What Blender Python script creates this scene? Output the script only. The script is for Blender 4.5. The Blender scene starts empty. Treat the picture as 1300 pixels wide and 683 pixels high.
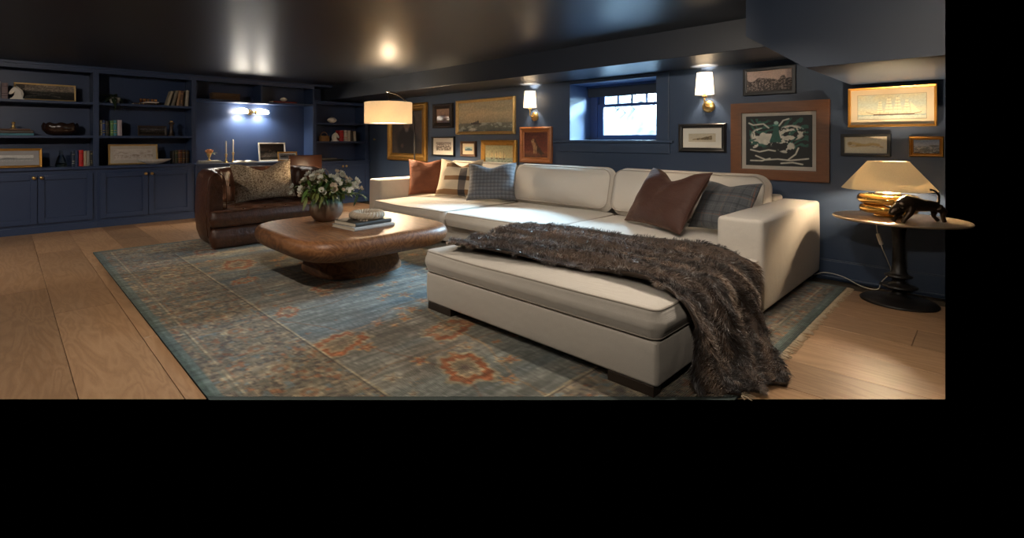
import bpy, bmesh, math, random
import numpy as np
from mathutils import Vector, Matrix
random.seed(7); rng = np.random.default_rng(7)
PI = math.pi; R = math.radians
SC = bpy.context.scene
C = SC.collection

# ------------------------------------------------------------------ camera
A0 = R(43.472)                                   # view direction, measured from -X towards +Y
cam = bpy.data.cameras.new('camera'); camo = bpy.data.objects.new('camera', cam); C.objects.link(camo)
camo.location = (0, 0, 1.2)
camo.rotation_euler = (R(90), 0, R(90) - A0)
cam.sensor_width = 36; cam.sensor_fit = 'HORIZONTAL'; cam.lens = 627.6 / 1300 * 36
cam.shift_x = 50 / 1300; cam.shift_y = -164.5 / 1300; cam.clip_start = 0.05
SC.camera = camo
VD = Vector((-math.cos(A0), math.sin(A0), 0))
# ------------------------------------------------------------------ world, daylight, exposure
w = bpy.data.worlds.new('world'); SC.world = w; w.use_nodes = True
w.node_tree.nodes['Background'].inputs[0].default_value = (0, 0, 0, 1)
w.node_tree.nodes['Background'].inputs[1].default_value = 0
SC.view_settings.view_transform = 'Standard'; SC.view_settings.look = 'None'
SC.view_settings.exposure = 0.28; SC.view_settings.gamma = 1; SC.view_settings.use_curve_mapping = False
def area(name, loc, target, sx, sy, power, col, parent=None):
    l = bpy.data.lights.new(name, 'AREA'); l.shape = 'RECTANGLE'; l.size = sx; l.size_y = sy; l.energy = power; l.color = col
    o = bpy.data.objects.new(name, l); C.objects.link(o); o.location = loc
    o.rotation_euler = (Vector(target) - Vector(loc)).to_track_quat('-Z', 'Y').to_euler()
    return o
def point(name, loc, power, col, r=.03, parent=None):
    l = bpy.data.lights.new(name, 'POINT'); l.energy = power; l.color = col; l.shadow_soft_size = r
    o = bpy.data.objects.new(name, l); C.objects.link(o); o.location = loc; o.parent = parent
    return o
def spot(name, loc, power, col, ang, r=.04, blend=.6, parent=None, rot=(0,0,0)):
    l = bpy.data.lights.new(name, 'SPOT'); l.energy = power; l.color = col; l.shadow_soft_size = r
    l.spot_size = R(ang); l.spot_blend = blend
    o = bpy.data.objects.new(name, l); C.objects.link(o); o.location = loc; o.rotation_euler = rot; o.parent = parent
    return o
# daylight over the window well (open sky above the bank outside)
area('daylight_sky', (-2.6, 7.3, 2.62), (-3.0, 4.0, 0.5), 2.2, .75, 3000, (.50, .74, 1.0))
WARM = (1.0, .75, .48); WARMW = (1.0, .80, .58)
ZC = 2.19; YW = 5.21; XB = -8.4

# ------------------------------------------------------------------ colour and material helpers
def lin(c):
    return tuple(((v/12.92) if v <= .04045 else ((v+.055)/1.055)**2.4) for v in c)
def hx(s):
    return lin(tuple(int(s[i:i+2], 16)/255 for i in (0, 2, 4)))
MATS = {}
class NT:
    def __init__(s, m): s.t = m.node_tree; s.n = s.t.nodes; s.l = s.t.links
    def new(s, typ, **kw):
        n = s.n.new(typ)
        for k, v in kw.items(): setattr(n, k, v)
        return n
    def link(s, a, b): s.l.new(a, b)
    def math(s, op, a, b=None):
        n = s.new('ShaderNodeMath', operation=op)
        for i, v in enumerate((a, b)):
            if v is None: continue
            if isinstance(v, (int, float)): n.inputs[i].default_value = v
            else: s.link(v, n.inputs[i])
        return n.outputs[0]
    def mix(s, fac, a, b, blend='MIX'):
        n = s.new('ShaderNodeMix', data_type='RGBA', blend_type=blend)
        for i, v in ((0, fac), (6, a), (7, b)):
            if isinstance(v, (int, float)): n.inputs[i].default_value = v
            elif isinstance(v, tuple): n.inputs[i].default_value = (*v[:3], 1)
            else: s.link(v, n.inputs[i])
        return n.outputs[2]
    def noise(s, vec, scale, detail=4, rough=.55, dist=0):
        n = s.new('ShaderNodeTexNoise'); n.inputs['Scale'].default_value = scale; n.inputs['Detail'].default_value = detail
        n.inputs['Roughness'].default_value = rough; n.inputs['Distortion'].default_value = dist
        s.link(vec, n.inputs['Vector']); return n.outputs[0]
    def coord(s, scale=(1,1,1)):
        t = s.new('ShaderNodeTexCoord'); mp = s.new('ShaderNodeMapping'); mp.inputs['Scale'].default_value = scale
        s.link(t.outputs['Object'], mp.inputs['Vector']); return mp.outputs[0]
    def ramp(s, fac, stops):
        n = s.new('ShaderNodeValToRGB'); e = n.color_ramp.elements
        while len(e) < len(stops): e.new(.5)
        for i, (p, c) in enumerate(stops): e[i].position = p; e[i].color = (*c[:3], 1)
        s.link(fac, n.inputs[0]); return n.outputs[0]
def newmat(name):
    m = bpy.data.materials.new(name); m.use_nodes = True; b = m.node_tree.nodes['Principled BSDF']; MATS[name] = m
    return m, NT(m), b
def M(name, col, rough=.5, metal=0, var=.15, scale=8, bump=0, bscale=60, stretch=(1,1,1), emit=None, es=0, spec=.5, coat=0, sheen=0):
    if name in MATS: return MATS[name]
    m, t, b = newmat(name)
    v = t.coord(stretch); n = t.noise(v, scale)
    t.link(t.mix(n, tuple(c*(1-var) for c in col), tuple(min(1, c*(1+var)) for c in col)), b.inputs['Base Color'])
    b.inputs['Roughness'].default_value = rough; b.inputs['Metallic'].default_value = metal
    b.inputs['Specular IOR Level'].default_value = spec
    if coat: b.inputs['Coat Weight'].default_value = coat
    if sheen: b.inputs['Sheen Weight'].default_value = sheen; b.inputs['Sheen Roughness'].default_value = .4
    if bump:
        bn = t.new('ShaderNodeBump'); bn.inputs['Strength'].default_value = bump; bn.inputs['Distance'].default_value = .01
        t.link(t.noise(v, bscale, 3), bn.inputs['Height']); t.link(bn.outputs[0], b.inputs['Normal'])
    if emit: b.inputs['Emission Color'].default_value = (*emit, 1); b.inputs['Emission Strength'].default_value = es
    return m
def glass(name, col, rough=.02, ior=1.45):
    m, t, b = newmat(name)
    b.inputs['Base Color'].default_value = (*col, 1); b.inputs['Roughness'].default_value = rough
    b.inputs['Transmission Weight'].default_value = 1; b.inputs['IOR'].default_value = ior
    return m

NAVY = M('navy_paint', (.021, .040, .100), .42, var=.08, scale=3, bump=.03, bscale=40)
NAVYW = M('navy_wall_paint', (.037, .060, .110), .42, var=.06, scale=2, bump=.04, bscale=90)
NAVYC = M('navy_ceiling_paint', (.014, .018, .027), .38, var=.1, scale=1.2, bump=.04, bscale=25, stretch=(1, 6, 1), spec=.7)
BRASS = M('aged_brass', (.68, .46, .18), .30, .95, var=.2, scale=30)
GOLD = M('gilt_wood', (.48, .25, .055), .38, .75, var=.3, scale=25, bump=.15, bscale=60)
GOLDP = M('pale_gilt', (.52, .36, .15), .4, .6, var=.25, scale=25, bump=.1)
BLACKW = M('black_lacquered_wood', (.012, .011, .011), .35, var=.3, scale=20)
DARKW = M('dark_walnut', (.028, .016, .010), .45, var=.4, scale=14, stretch=(1, 1, 6))
WOODF = M('orange_oak', (.30, .10, .026), .4, var=.35, scale=10, stretch=(1, 1, 7), bump=.1)
WHITEP = M('matt_white_card', (.72, .68, .60), .9, var=.04)
CREAMP = M('cream_card', (.72, .62, .44), .9, var=.05)
BLACKM = M('black_cast_iron', (.014, .012, .011), .42, .3, var=.4, scale=40, bump=.15, bscale=120)
PAGES = M('book_pages', (.62, .55, .43), .9, var=.1, scale=200)
LEGW = M('dark_stained_leg', (.03, .02, .014), .5, var=.3)

def fabric(name, col, var=.1, weave=1.0, sheen=.2):
    m, t, b = newmat(name)
    v = t.coord(); n = t.noise(v, 260, 2, .6); n2 = t.noise(v, 6, 3)
    c1 = t.mix(n, tuple(c*(1-var*1.6) for c in col), tuple(min(1, c*(1+var*1.4)) for c in col))
    t.link(t.mix(t.math('MULTIPLY', n2, .25), c1, tuple(c*.8 for c in col)), b.inputs['Base Color'])
    b.inputs['Roughness'].default_value = .92; b.inputs['Sheen Weight'].default_value = sheen; b.inputs['Specular IOR Level'].default_value = .2
    wx = t.new('ShaderNodeTexWave', bands_direction='X'); wx.inputs['Scale'].default_value = 90; wx.inputs['Distortion'].default_value = 2
    wz = t.new('ShaderNodeTexWave', bands_direction='Z'); wz.inputs['Scale'].default_value = 90; wz.inputs['Distortion'].default_value = 2
    t.link(v, wx.inputs['Vector']); t.link(v, wz.inputs['Vector'])
    h = t.math('ADD', t.math('ADD', wx.outputs[1], wz.outputs[1]), t.math('MULTIPLY', n, 2.0))
    bn = t.new('ShaderNodeBump'); bn.inputs['Strength'].default_value = .22*weave; bn.inputs['Distance'].default_value = .006
    t.link(h, bn.inputs['Height'])
    b2 = t.new('ShaderNodeBump'); b2.inputs['Strength'].default_value = .25; b2.inputs['Distance'].default_value = .03
    t.link(t.noise(v, 7, 2), b2.inputs['Height']); t.link(bn.outputs[0], b2.inputs['Normal']); t.link(b2.outputs[0], b.inputs['Normal'])
    return m
LINEN = fabric('oatmeal_linen', (.58, .53, .465))
LINEND = fabric('oatmeal_piping', (.42, .37, .31))

def leather():
    m, t, b = newmat('brown_leather')
    v = t.coord(); n = t.noise(v, 5, 5); n2 = t.noise(v, 22, 4)
    t.link(t.mix(t.math('MULTIPLY', n, n2), (.014, .007, .005), (.20, .072, .034)), b.inputs['Base Color'])
    b.inputs['Roughness'].default_value = .36
    vo = t.new('ShaderNodeTexVoronoi'); vo.inputs['Scale'].default_value = 130; t.link(v, vo.inputs['Vector'])
    bn = t.new('ShaderNodeBump'); bn.inputs['Strength'].default_value = .12; bn.inputs['Distance'].default_value = .006
    t.link(vo.outputs[0], bn.inputs['Height'])
    b2 = t.new('ShaderNodeBump'); b2.inputs['Strength'].default_value = .3; b2.inputs['Distance'].default_value = .02
    t.link(n2, b2.inputs['Height']); t.link(bn.outputs[0], b2.inputs['Normal']); t.link(b2.outputs[0], b.inputs['Normal'])
    return m
LEATHER = leather()

def wood(name, c1, c2, c3, rough, gs, axis=(1, 1, 1), rnd=False, bumpk=.08):
    m, t, b = newmat(name)
    tc = t.new('ShaderNodeTexCoord'); mp = t.new('ShaderNodeMapping'); mp.inputs['Scale'].default_value = axis
    if rnd:
        oi = t.new('ShaderNodeObjectInfo'); ad = t.new('ShaderNodeVectorMath', operation='ADD'); sc = t.new('ShaderNodeVectorMath', operation='SCALE')
        cb = t.new('ShaderNodeCombineXYZ')
        for i, k in enumerate((37, 11, 23)): t.link(t.math('MULTIPLY', oi.outputs['Random'], k), cb.inputs[i])
        t.link(tc.outputs['Object'], ad.inputs[0]); t.link(cb.outputs[0], ad.inputs[1]); t.link(ad.outputs[0], mp.inputs['Vector'])
    else: t.link(tc.outputs['Object'], mp.inputs['Vector'])
    v = mp.outputs[0]
    n1 = t.noise(v, gs, 3, .5, .6)
    rings = t.math('FRACT', t.math('MULTIPLY', n1, 9.0))
    rings = t.math('ABSOLUTE', t.math('SUBTRACT', rings, .5))
    fine = t.noise(v, gs*28, 3, .6)
    col = t.ramp(t.math('ADD', t.math('MULTIPLY', rings, .9), t.math('MULTIPLY', fine, .45)), [(.1, c1), (.45, c2), (.85, c3)])
    big = t.noise(v, gs*.8, 2)
    col = t.mix(t.math('MULTIPLY', big, .55), col, c1)
    if rnd:
        hs = t.new('ShaderNodeHueSaturation'); hs.inputs['Saturation'].default_value = 1
        t.link(t.math('ADD', t.math('MULTIPLY', oi.outputs['Random'], .42), .80), hs.inputs['Value']); t.link(col, hs.inputs['Color']); col = hs.outputs[0]
    t.link(col, b.inputs['Base Color']); b.inputs['Roughness'].default_value = rough
    bn = t.new('ShaderNodeBump'); bn.inputs['Strength'].default_value = bumpk; bn.inputs['Distance'].default_value = .004
    t.link(fine, bn.inputs['Height']); t.link(bn.outputs[0], b.inputs['Normal'])
    return m
OAK = wood('oak_plank', (.245, .138, .070), (.335, .195, .102), (.42, .262, .145), .42, 2.2, (.55, 3.2, 1), True)
TABLEW = wood('worn_reclaimed_wood', (.095, .036, .013), (.25, .103, .038), (.41, .190, .076), .46, 2.0, (.9, 3.5, 3.5), bumpk=.2)

# ------------------------------------------------------------------ geometry helpers
class G:
    def __init__(s): s.v = []; s.f = []; s.sm = False
    def add(s, v, f):
        o = len(s.v); s.v += [tuple(p) for p in v]; s.f += [tuple(i+o for i in q) for q in f]; return s
    def box(s, x0, x1, y0, y1, z0, z1):
        if x0 > x1: x0, x1 = x1, x0
        if y0 > y1: y0, y1 = y1, y0
        if z0 > z1: z0, z1 = z1, z0
        return s.add([(x0,y0,z0),(x1,y0,z0),(x1,y1,z0),(x0,y1,z0),(x0,y0,z1),(x1,y0,z1),(x1,y1,z1),(x0,y1,z1)],
                     [(0,3,2,1),(4,5,6,7),(0,1,5,4),(1,2,6,5),(2,3,7,6),(3,0,4,7)])
    def loft(s, rings, cap0=True, cap1=True, closed=True):
        n = len(rings[0]); v = [p for r in rings for p in r]; f = []
        for i in range(len(rings)-1):
            for j in range(n if closed else n-1):
                k = (j+1) % n
                f.append((i*n+j, i*n+k, (i+1)*n+k, (i+1)*n+j))
        if cap0: f.append(tuple(reversed(range(n))))
        if cap1: f.append(tuple((len(rings)-1)*n+j for j in range(n)))
        return s.add(v, f)
    def lathe(s, prof, n=32, c=(0,0,0), cap0=True, cap1=True):
        return s.loft([[(c[0]+r*math.cos(2*PI*j/n), c[1]+r*math.sin(2*PI*j/n), c[2]+z) for j in range(n)] for r, z in prof], cap0, cap1)
    def tube(s, path, r, n=10, closed=False):
        P = [Vector(p) for p in path]; rr = r if hasattr(r, '__len__') else [r]*len(P)
        rings = []; up = None; N = len(P)
        for i, p in enumerate(P):
            a = P[(i-1) % N] if closed or i > 0 else p; b = P[(i+1) % N] if closed or i < N-1 else p
            d = (b-a).normalized() if (b-a).length > 1e-9 else Vector((0,0,1))
            if up is None: up = Vector((0,0,1)) if abs(d.z) < .9 else Vector((1,0,0))
            x = d.cross(up).normalized(); up = x.cross(d).normalized()
            rings.append([tuple(p + (x*math.cos(2*PI*j/n) + up*math.sin(2*PI*j/n))*rr[i]) for j in range(n)])
        if closed: rings.append(rings[0]); return s.loft(rings, False, False)
        return s.loft(rings)
    def ball(s, c, rx, ry=None, rz=None, n=12, m=8):
        ry = ry or rx; rz = rz or rx
        return s.loft([[(c[0]+rx*math.sin(t)*math.cos(2*PI*j/n), c[1]+ry*math.sin(t)*math.sin(2*PI*j/n), c[2]-rz*math.cos(t)) for j in range(n)]
                       for t in [max(.02, min(PI-.02, PI*i/m)) for i in range(m+1)]])
    def xf(s, mt):
        s.v = [tuple(mt @ Vector(p)) for p in s.v]; return s
    def ob(s, name, mat, parent=None, smooth=False, bevel=0, seg=2, label=None, cat=None, group=None, kind=None, loc=None, rot=None, cuts=None):
        me = bpy.data.meshes.new(name)
        if cuts:
            bm = bmesh.new(); vs = [bm.verts.new(p) for p in s.v]
            for q in s.f:
                try: bm.faces.new([vs[i] for i in q])
                except ValueError: pass
            for co, no in cuts:
                r = bmesh.ops.bisect_plane(bm, geom=bm.verts[:]+bm.edges[:]+bm.faces[:], plane_co=co, plane_no=no, clear_outer=True)
                ed = [e for e in r['geom_cut'] if isinstance(e, bmesh.types.BMEdge)]
                if ed: bmesh.ops.holes_fill(bm, edges=ed)
            if not bm.faces: bm.free(); return None
            bm.to_mesh(me); bm.free()
        else:
            me.from_pydata(s.v, [], s.f)
        me.validate(); me.update()
        if smooth: me.shade_smooth()
        if mat: me.materials.append(mat)
        o = bpy.data.objects.new(name, me); C.objects.link(o); o.parent = parent
        if bevel:
            b = o.modifiers.new('bevel', 'BEVEL'); b.width = bevel; b.segments = seg; b.limit_method = 'ANGLE'; b.angle_limit = R(40)
        if loc: o.location = loc
        if rot: o.rotation_euler = rot
        return tag(o, label, cat, group, kind)
def tag(o, label=None, cat=None, group=None, kind=None):
    if label: o['label'] = label
    if cat: o['category'] = cat
    if group: o['group'] = group
    if kind: o['kind'] = kind
    return o
def thing(name, label, cat, loc=(0,0,0), rz=0, group=None, rx=0):
    o = bpy.data.objects.new(name, None); C.objects.link(o); o.empty_display_size = .05
    o.location = loc; o.rotation_euler = (rx, 0, rz)
    return tag(o, label, cat, group)
def autosmooth(o, ang=35):
    me = o.data; me.shade_smooth(); me.set_sharp_from_angle(angle=R(ang)); return o

def rrect(x0, x1, y0, y1, r, nc=6, step=.06):
    pts = []
    for cx_, cy_, a in ((x1-r, y0+r, -90), (x1-r, y1-r, 0), (x0+r, y1-r, 90), (x0+r, y0+r, 180)):
        for i in range(nc+1):
            t = R(a + 90*i/nc); pts.append((cx_+r*math.cos(t), cy_+r*math.sin(t)))
    return resample(pts, step)
def resample(pts, step):
    out = []
    for i, p in enumerate(pts):
        q = pts[(i+1) % len(pts)]; d = math.dist(p, q); n = max(1, int(d/step))
        for k in range(n): out.append((p[0]+(q[0]-p[0])*k/n, p[1]+(q[1]-p[1])*k/n))
    return out
def normals(pts):
    N = len(pts); o = []
    for i in range(N):
        a, b = pts[i-1], pts[(i+1) % N]; dx, dy = b[0]-a[0], b[1]-a[1]; l = math.hypot(dx, dy) or 1
        o.append((dy/l, -dx/l))
    return o
def slab(outline, z0, z1, r, crown=.03, cen=None, puff=.01, crown0=0, wob=None):
    """upholstered cushion: closed outline (ccw), rounded edges, domed top; returns G and the top-edge path"""
    g = G(); nn = normals(outline); N = len(outline)
    cen = cen or (sum(p[0] for p in outline)/N, sum(p[1] for p in outline)/N)
    rings = []; xs = [p[0] for p in outline]; ys = [p[1] for p in outline]; bx = ((min(xs)+max(xs))/2, (max(xs)-min(xs))/2, (min(ys)+max(ys))/2, (max(ys)-min(ys))/2)
    def dome(x, y): return (max(0, 1-abs((x-bx[0])/bx[1])**2.2)*max(0, 1-abs((y-bx[2])/bx[3])**2.2))**.8
    def ring(off, z, sc=1.0, cr=0):
        q = []
        for (x, y), (a, b) in zip(outline, nn):
            x, y = x+a*off, y+b*off; x, y = cen[0]+(x-cen[0])*sc, cen[1]+(y-cen[1])*sc
            q.append((x, y, z + (cr*dome(x, y) if cr else 0) + (wob(x, y) if wob and z > (z0+z1)/2 else 0)))
        rings.append(q)
    for s in (.05, .4, .75): ring(-r, z0-crown0*(1-s*s), s)
    for i in range(5): t = R(90*i/4); ring(-r+r*math.sin(t), z0+r-r*math.cos(t))
    for i in range(1, 4): ring(puff*math.sin(PI*i/4), z0+r+(z1-z0-2*r)*i/4)
    ta = R(90 if crown < .01 else 60); ro_ = r-r*math.cos(ta); zt = z1-r+r*math.sin(ta)
    for i in range(5): t = ta*i/4; ring(-r+r*math.cos(t), z1-r+r*math.sin(t))
    bx = (bx[0], bx[1]-ro_, bx[2], bx[3]-ro_)
    for s in (.95, .9, .83, .75, .66, .56, .45, .34, .22, .10, .02): ring(-ro_, zt, s, crown)
    g.loft(rings)
    e = r*.29
    edge = [(x-a*e, y-b*e) for (x, y), (a, b) in zip(outline, nn)]
    return g, edge
def piping(edge, z, rad=.006, wob=None):
    return G().tube([(x, y, z+(wob(x, y) if wob else 0)) for x, y in edge], rad, 6, True)

def pillow(wd, ht, th, n=26, pinch=.08, chop=0, chopx=0, wr=.004, seed=0):
    g = G(); rs = np.random.default_rng(seed); ph = rs.random(6)*6
    def pt(u, v, sgn):
        x = wd/2*u*(1-pinch*(1-v*v)*abs(u)); z = ht/2*v*(1-pinch*(1-u*u)*abs(v))
        e = max(0, (1-abs(u)**3.2)*(1-abs(v)**3.2))
        y = sgn*th/2*e**.55
        if chop:
            k = math.exp(-((u-chopx)/.42)**2)*max(0, (v+.4)/1.4)**2
            z -= chop*k; y *= (1-.25*k)
        if e > 0:
            y += sgn*wr*e**.5*(math.sin(7*u+3*v+ph[0])+math.sin(5*v-6*u+ph[1])+.6*math.sin(13*u*v+ph[2]))
        return (x, y, z)
    idx = {}
    us = [math.sin(PI/2*(2*i/n-1)) for i in range(n+1)]
    for sgn in (-1, 1):
        for i in range(n+1):
            for j in range(n+1):
                b = i in (0, n) or j in (0, n)
                key = (i, j, 0 if b else sgn)
                if key not in idx: idx[key] = len(g.v); g.v.append(pt(us[i], us[j], sgn))
    def id_(i, j, sgn): return idx.get((i, j, sgn), idx.get((i, j, 0)))
    for sgn in (-1, 1):
        for i in range(n):
            for j in range(n):
                q = (id_(i, j, sgn), id_(i+1, j, sgn), id_(i+1, j+1, sgn), id_(i, j+1, sgn))
                g.f.append(q if sgn < 0 else q[::-1])
    border = [pt(us[i], -1, 1) for i in range(n)] + [pt(1, us[i], 1) for i in range(n)] + [pt(us[n-i], 1, 1) for i in range(n)] + [pt(-1, us[n-i], 1) for i in range(n)]
    return g, border

# ------------------------------------------------------------------ procedural painting on a colour grid
def vn(x, y, seed=0):
    x = np.asarray(x, float); y = np.asarray(y, float)
    xi = np.floor(x).astype(np.int64); yi = np.floor(y).astype(np.int64); fx = x-xi; fy = y-yi
    fx = fx*fx*(3-2*fx); fy = fy*fy*(3-2*fy)
    def hsh(a, b):
        h = (a*374761393 + b*668265263 + seed*1442695041) & 0xffffffff
        h = ((h ^ (h >> 13))*1274126177) & 0xffffffff
        return ((h ^ (h >> 16)) & 0xffff)/65535.
    return (hsh(xi, yi)*(1-fx)+hsh(xi+1, yi)*fx)*(1-fy) + (hsh(xi, yi+1)*(1-fx)+hsh(xi+1, yi+1)*fx)*fy
def fbm(x, y, seed=0, o=4):
    return sum(vn(x*2**k, y*2**k, seed+k)*.5**k for k in range(o))/sum(.5**k for k in range(o))
def c3(s): return np.array([int(s[i:i+2], 16)/255 for i in (0, 2, 4)])
class Cv:
    def __init__(s, w_, h_, nx, base):
        ny = max(4, int(nx*h_/w_)); s.a = w_/h_; s.nx, s.ny = nx, ny
        s.x, s.y = np.meshgrid(np.linspace(0, 1, nx), np.linspace(0, 1, ny)); s.c = np.ones((ny, nx, 3))*c3(base)
    def put(s, m, col, k=1.0):
        m = (np.clip(m, 0, 1)*k)[..., None]; s.c = s.c*(1-m) + (c3(col) if isinstance(col, str) else col)*m; return s
    def vgrad(s, stops):
        ys = [p for p, _ in stops]; cs = np.array([c3(q) for _, q in stops])
        for k in range(3): s.c[..., k] = np.interp(s.y, ys, cs[:, k])
        return s
    def ell(s, cx_, cy_, rx, ry, col, k=1, soft=.25):
        d = np.hypot((s.x-cx_)/rx, (s.y-cy_)/ry); return s.put((1-d)/soft+.5, col, k)
    def rect(s, x0, x1, y0, y1, col, k=1): return s.put(((s.x >= x0) & (s.x <= x1) & (s.y >= y0) & (s.y <= y1))*1., col, k)
    def tri(s, p, col, k=1):
        m = np.ones_like(s.x)*1.; P = p
        sg = np.sign((P[1][0]-P[0][0])*(P[2][1]-P[0][1])-(P[1][1]-P[0][1])*(P[2][0]-P[0][0]))
        for i in range(3):
            a, b = P[i], P[(i+1) % 3]; m *= (((b[0]-a[0])*(s.y-a[1])-(b[1]-a[1])*(s.x-a[0]))*sg >= 0)
        return s.put(m, col, k)
    def line(s, pts, wd, col, k=1):
        m = np.zeros_like(s.x)
        for a, b in zip(pts, pts[1:]):
            ax, ay, bx, by = a[0]*s.a, a[1], b[0]*s.a, b[1]; dx, dy = bx-ax, by-ay; L = dx*dx+dy*dy or 1e-9
            t = np.clip(((s.x*s.a-ax)*dx+(s.y-ay)*dy)/L, 0, 1); d = np.hypot(s.x*s.a-ax-t*dx, s.y-ay-t*dy)
            m = np.maximum(m, np.clip(1.5-d/wd, 0, 1))
        return s.put(m, col, k)
    def noise(s, amt, sc=30, seed=1):
        s.c = s.c*(1+amt*(2*fbm(s.x*sc*s.a, s.y*sc, seed)-1)[..., None]); return s
def vcol_material(name, rough=.6, fine=0, coat=0):
    if name in MATS: return MATS[name]
    m, t, b = newmat(name)
    at = t.new('ShaderNodeAttribute'); at.attribute_name = 'paint'
    v = t.coord(); n = t.noise(v, 90, 3)
    col = t.mix(.18, at.outputs['Color'], t.mix(n, (.0, .0, .0), (1, 1, 1)), 'SOFT_LIGHT')
    t.link(col, b.inputs['Base Color']); b.inputs['Roughness'].default_value = rough
    if coat: b.inputs['Coat Weight'].default_value = coat; b.inputs['Coat Roughness'].default_value = .05
    return m
PAINT = vcol_material('painted_print', .55, coat=.15)
def paint_mesh(o, cols):
    me = o.data; a = me.color_attributes.new('paint', 'FLOAT_COLOR', 'POINT')
    c = np.clip(cols.reshape(-1, 3), 0, 1); l = np.where(c <= .04045, c/12.92, ((c+.055)/1.055)**2.4)
    a.data.foreach_set('color', np.concatenate([l, np.ones((len(l), 1))], 1).astype(np.float32).ravel())
def print_plane(name, cv, x0, x1, z0, z1, y, parent, label=None):
    g = G(); nx, ny = cv.nx, cv.ny
    g.v = [(x0+(x1-x0)*i/(nx-1), y, z0+(z1-z0)*j/(ny-1)) for j in range(ny) for i in range(nx)]
    g.f = [(j*nx+i, j*nx+i+1, (j+1)*nx+i+1, (j+1)*nx+i) for j in range(ny-1) for i in range(nx-1)]
    o = g.ob(name, PAINT, parent, label=label); paint_mesh(o, cv.c); return o
def frame_mesh(wd, ht, prof):
    g = G(); rings = []
    for a, y in prof:
        rings.append([(-wd/2+a, y, a), (wd/2-a, y, a), (wd/2-a, y, ht-a), (-wd/2+a, y, ht-a)])
    return g.loft(rings, False, False)
def picture(name, label, loc, wd, ht, fm, fw, dp, cvf, matm=None, mw=0, rz=0, lean=0, cat='picture', group='framed pictures on the navy wall', kind='flat', nx=70, mat2=None, mw2=0):
    t = thing(name, label, cat, loc, rz, group, rx=lean)
    if kind == 'gilt': prof = [(0, 0), (0, -dp*.75), (fw*.10, -dp*.85), (fw*.22, -dp), (fw*.34, -dp*.98), (fw*.5, -dp*.75), (fw*.74, -dp*.62), (fw*.82, -dp*.7), (fw*.9, -dp*.62), (fw, -dp*.45), (fw, 0)]
    elif kind == 'box': prof = [(0, 0), (0, -dp), (fw*.15, -dp*1.02), (fw*.85, -dp*1.02), (fw, -dp), (fw, 0)]
    else: prof = [(0, 0), (0, -dp*.9), (fw*.12, -dp), (fw*.8, -dp*.85), (fw, -dp*.75), (fw, 0)]
    frame_mesh(wd, ht, prof).ob('frame', fm, t)
    G().box(-wd/2+.004, wd/2-.004, -.004, 0, .004, ht-.004).ob('backing_board', BLACKW, t)
    yy = -dp*.35; a = fw; dz = 0
    if matm:
        b = fw+mw; frame_mesh(wd-2*fw+.002, ht-2*fw+.002, [(0, 0), (mw-.002, 0), (mw, .002)]).ob('mat_board', matm, t, loc=(0, yy, fw-.001)); a = b
    if mat2:
        frame_mesh(wd-2*a+.004, ht-2*a+.004, [(0, 0), (mw2, 0)]).ob('mat_line', mat2, t, loc=(0, yy+.001, a-.002)); a += mw2
    w_, h_ = wd-2*a+.006, ht-2*a+.006
    cv = cvf(w_, h_, nx); cv.c = np.clip(cv.c*1.08, 0, 1)**.76; print_plane('print', cv, -w_/2, w_/2, a-.003, a-.003+h_, yy+.003, t)
    return t
# ================================================================== SETTING
P1 = Vector((-.155, 3.154, 0))                                 # front right corner of the floor that is modelled
FRONT = (P1, (-VD-Vector((0, 0, 2.4))).normalized())                                              # the modelled floor ends here, across the room
RN = Vector((YW-3.154, .256-.155, 0)).normalized()             # right end of the modelled floor and ceiling
RIGHT = (Vector((-.256, YW, 0)), RN)
# ---- floor: wide oak planks laid along the long wall
floor = G().box(-8.95, .1, -1.2, YW+.02, -.06, -.02).ob('floor', M('subfloor', (.05, .035, .02), .9), kind='structure', cuts=[FRONT, RIGHT])
PW = .3575; rows = {0: [-5.25], 1: [-4.45, -6.9], 11: [-.33, -3.1, -5.6], 10: [-.16, -2.4, -4.9], 9: [-1.9, -4.2], 8: [-.95, -3.3]}
for k in range(-4, 14):
    y0 = .25 + PW*(k-1); y1 = y0 + PW
    ends = rows.get(k) or [(-.6-((k*1.37) % 2.1)) - j*2.3 for j in range(4)]
    if k in rows:
        while ends[-1] > -6.5: ends.append(ends[-1]-2.3)
    ends = [0.2] + sorted([e for e in ends if -8.3 < e < .1], reverse=True) + [-8.9]
    for a, b in zip(ends, ends[1:]):
        if y0 > YW: continue
        o = G().box(b+.0014, a-.0014, y0+.0014, min(y1, YW+.01)-.0014, -.02, 0).ob('plank', OAK, floor, cuts=[FRONT, RIGHT])
        if o: 
            bv = o.modifiers.new('bevel', 'BEVEL'); bv.width = .0012; bv.segments = 1; bv.limit_method = 'ANGLE'
# ---- ceiling, soffits, walls
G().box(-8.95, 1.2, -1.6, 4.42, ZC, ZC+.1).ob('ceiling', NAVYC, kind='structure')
G().box(-8.95, -.85, 4.40, YW+.6, 1.936, ZC+.12).ob('trim_1', NAVYC, bevel=.004, kind='structure', label='long navy ceiling soffit running above the window wall', )
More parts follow.
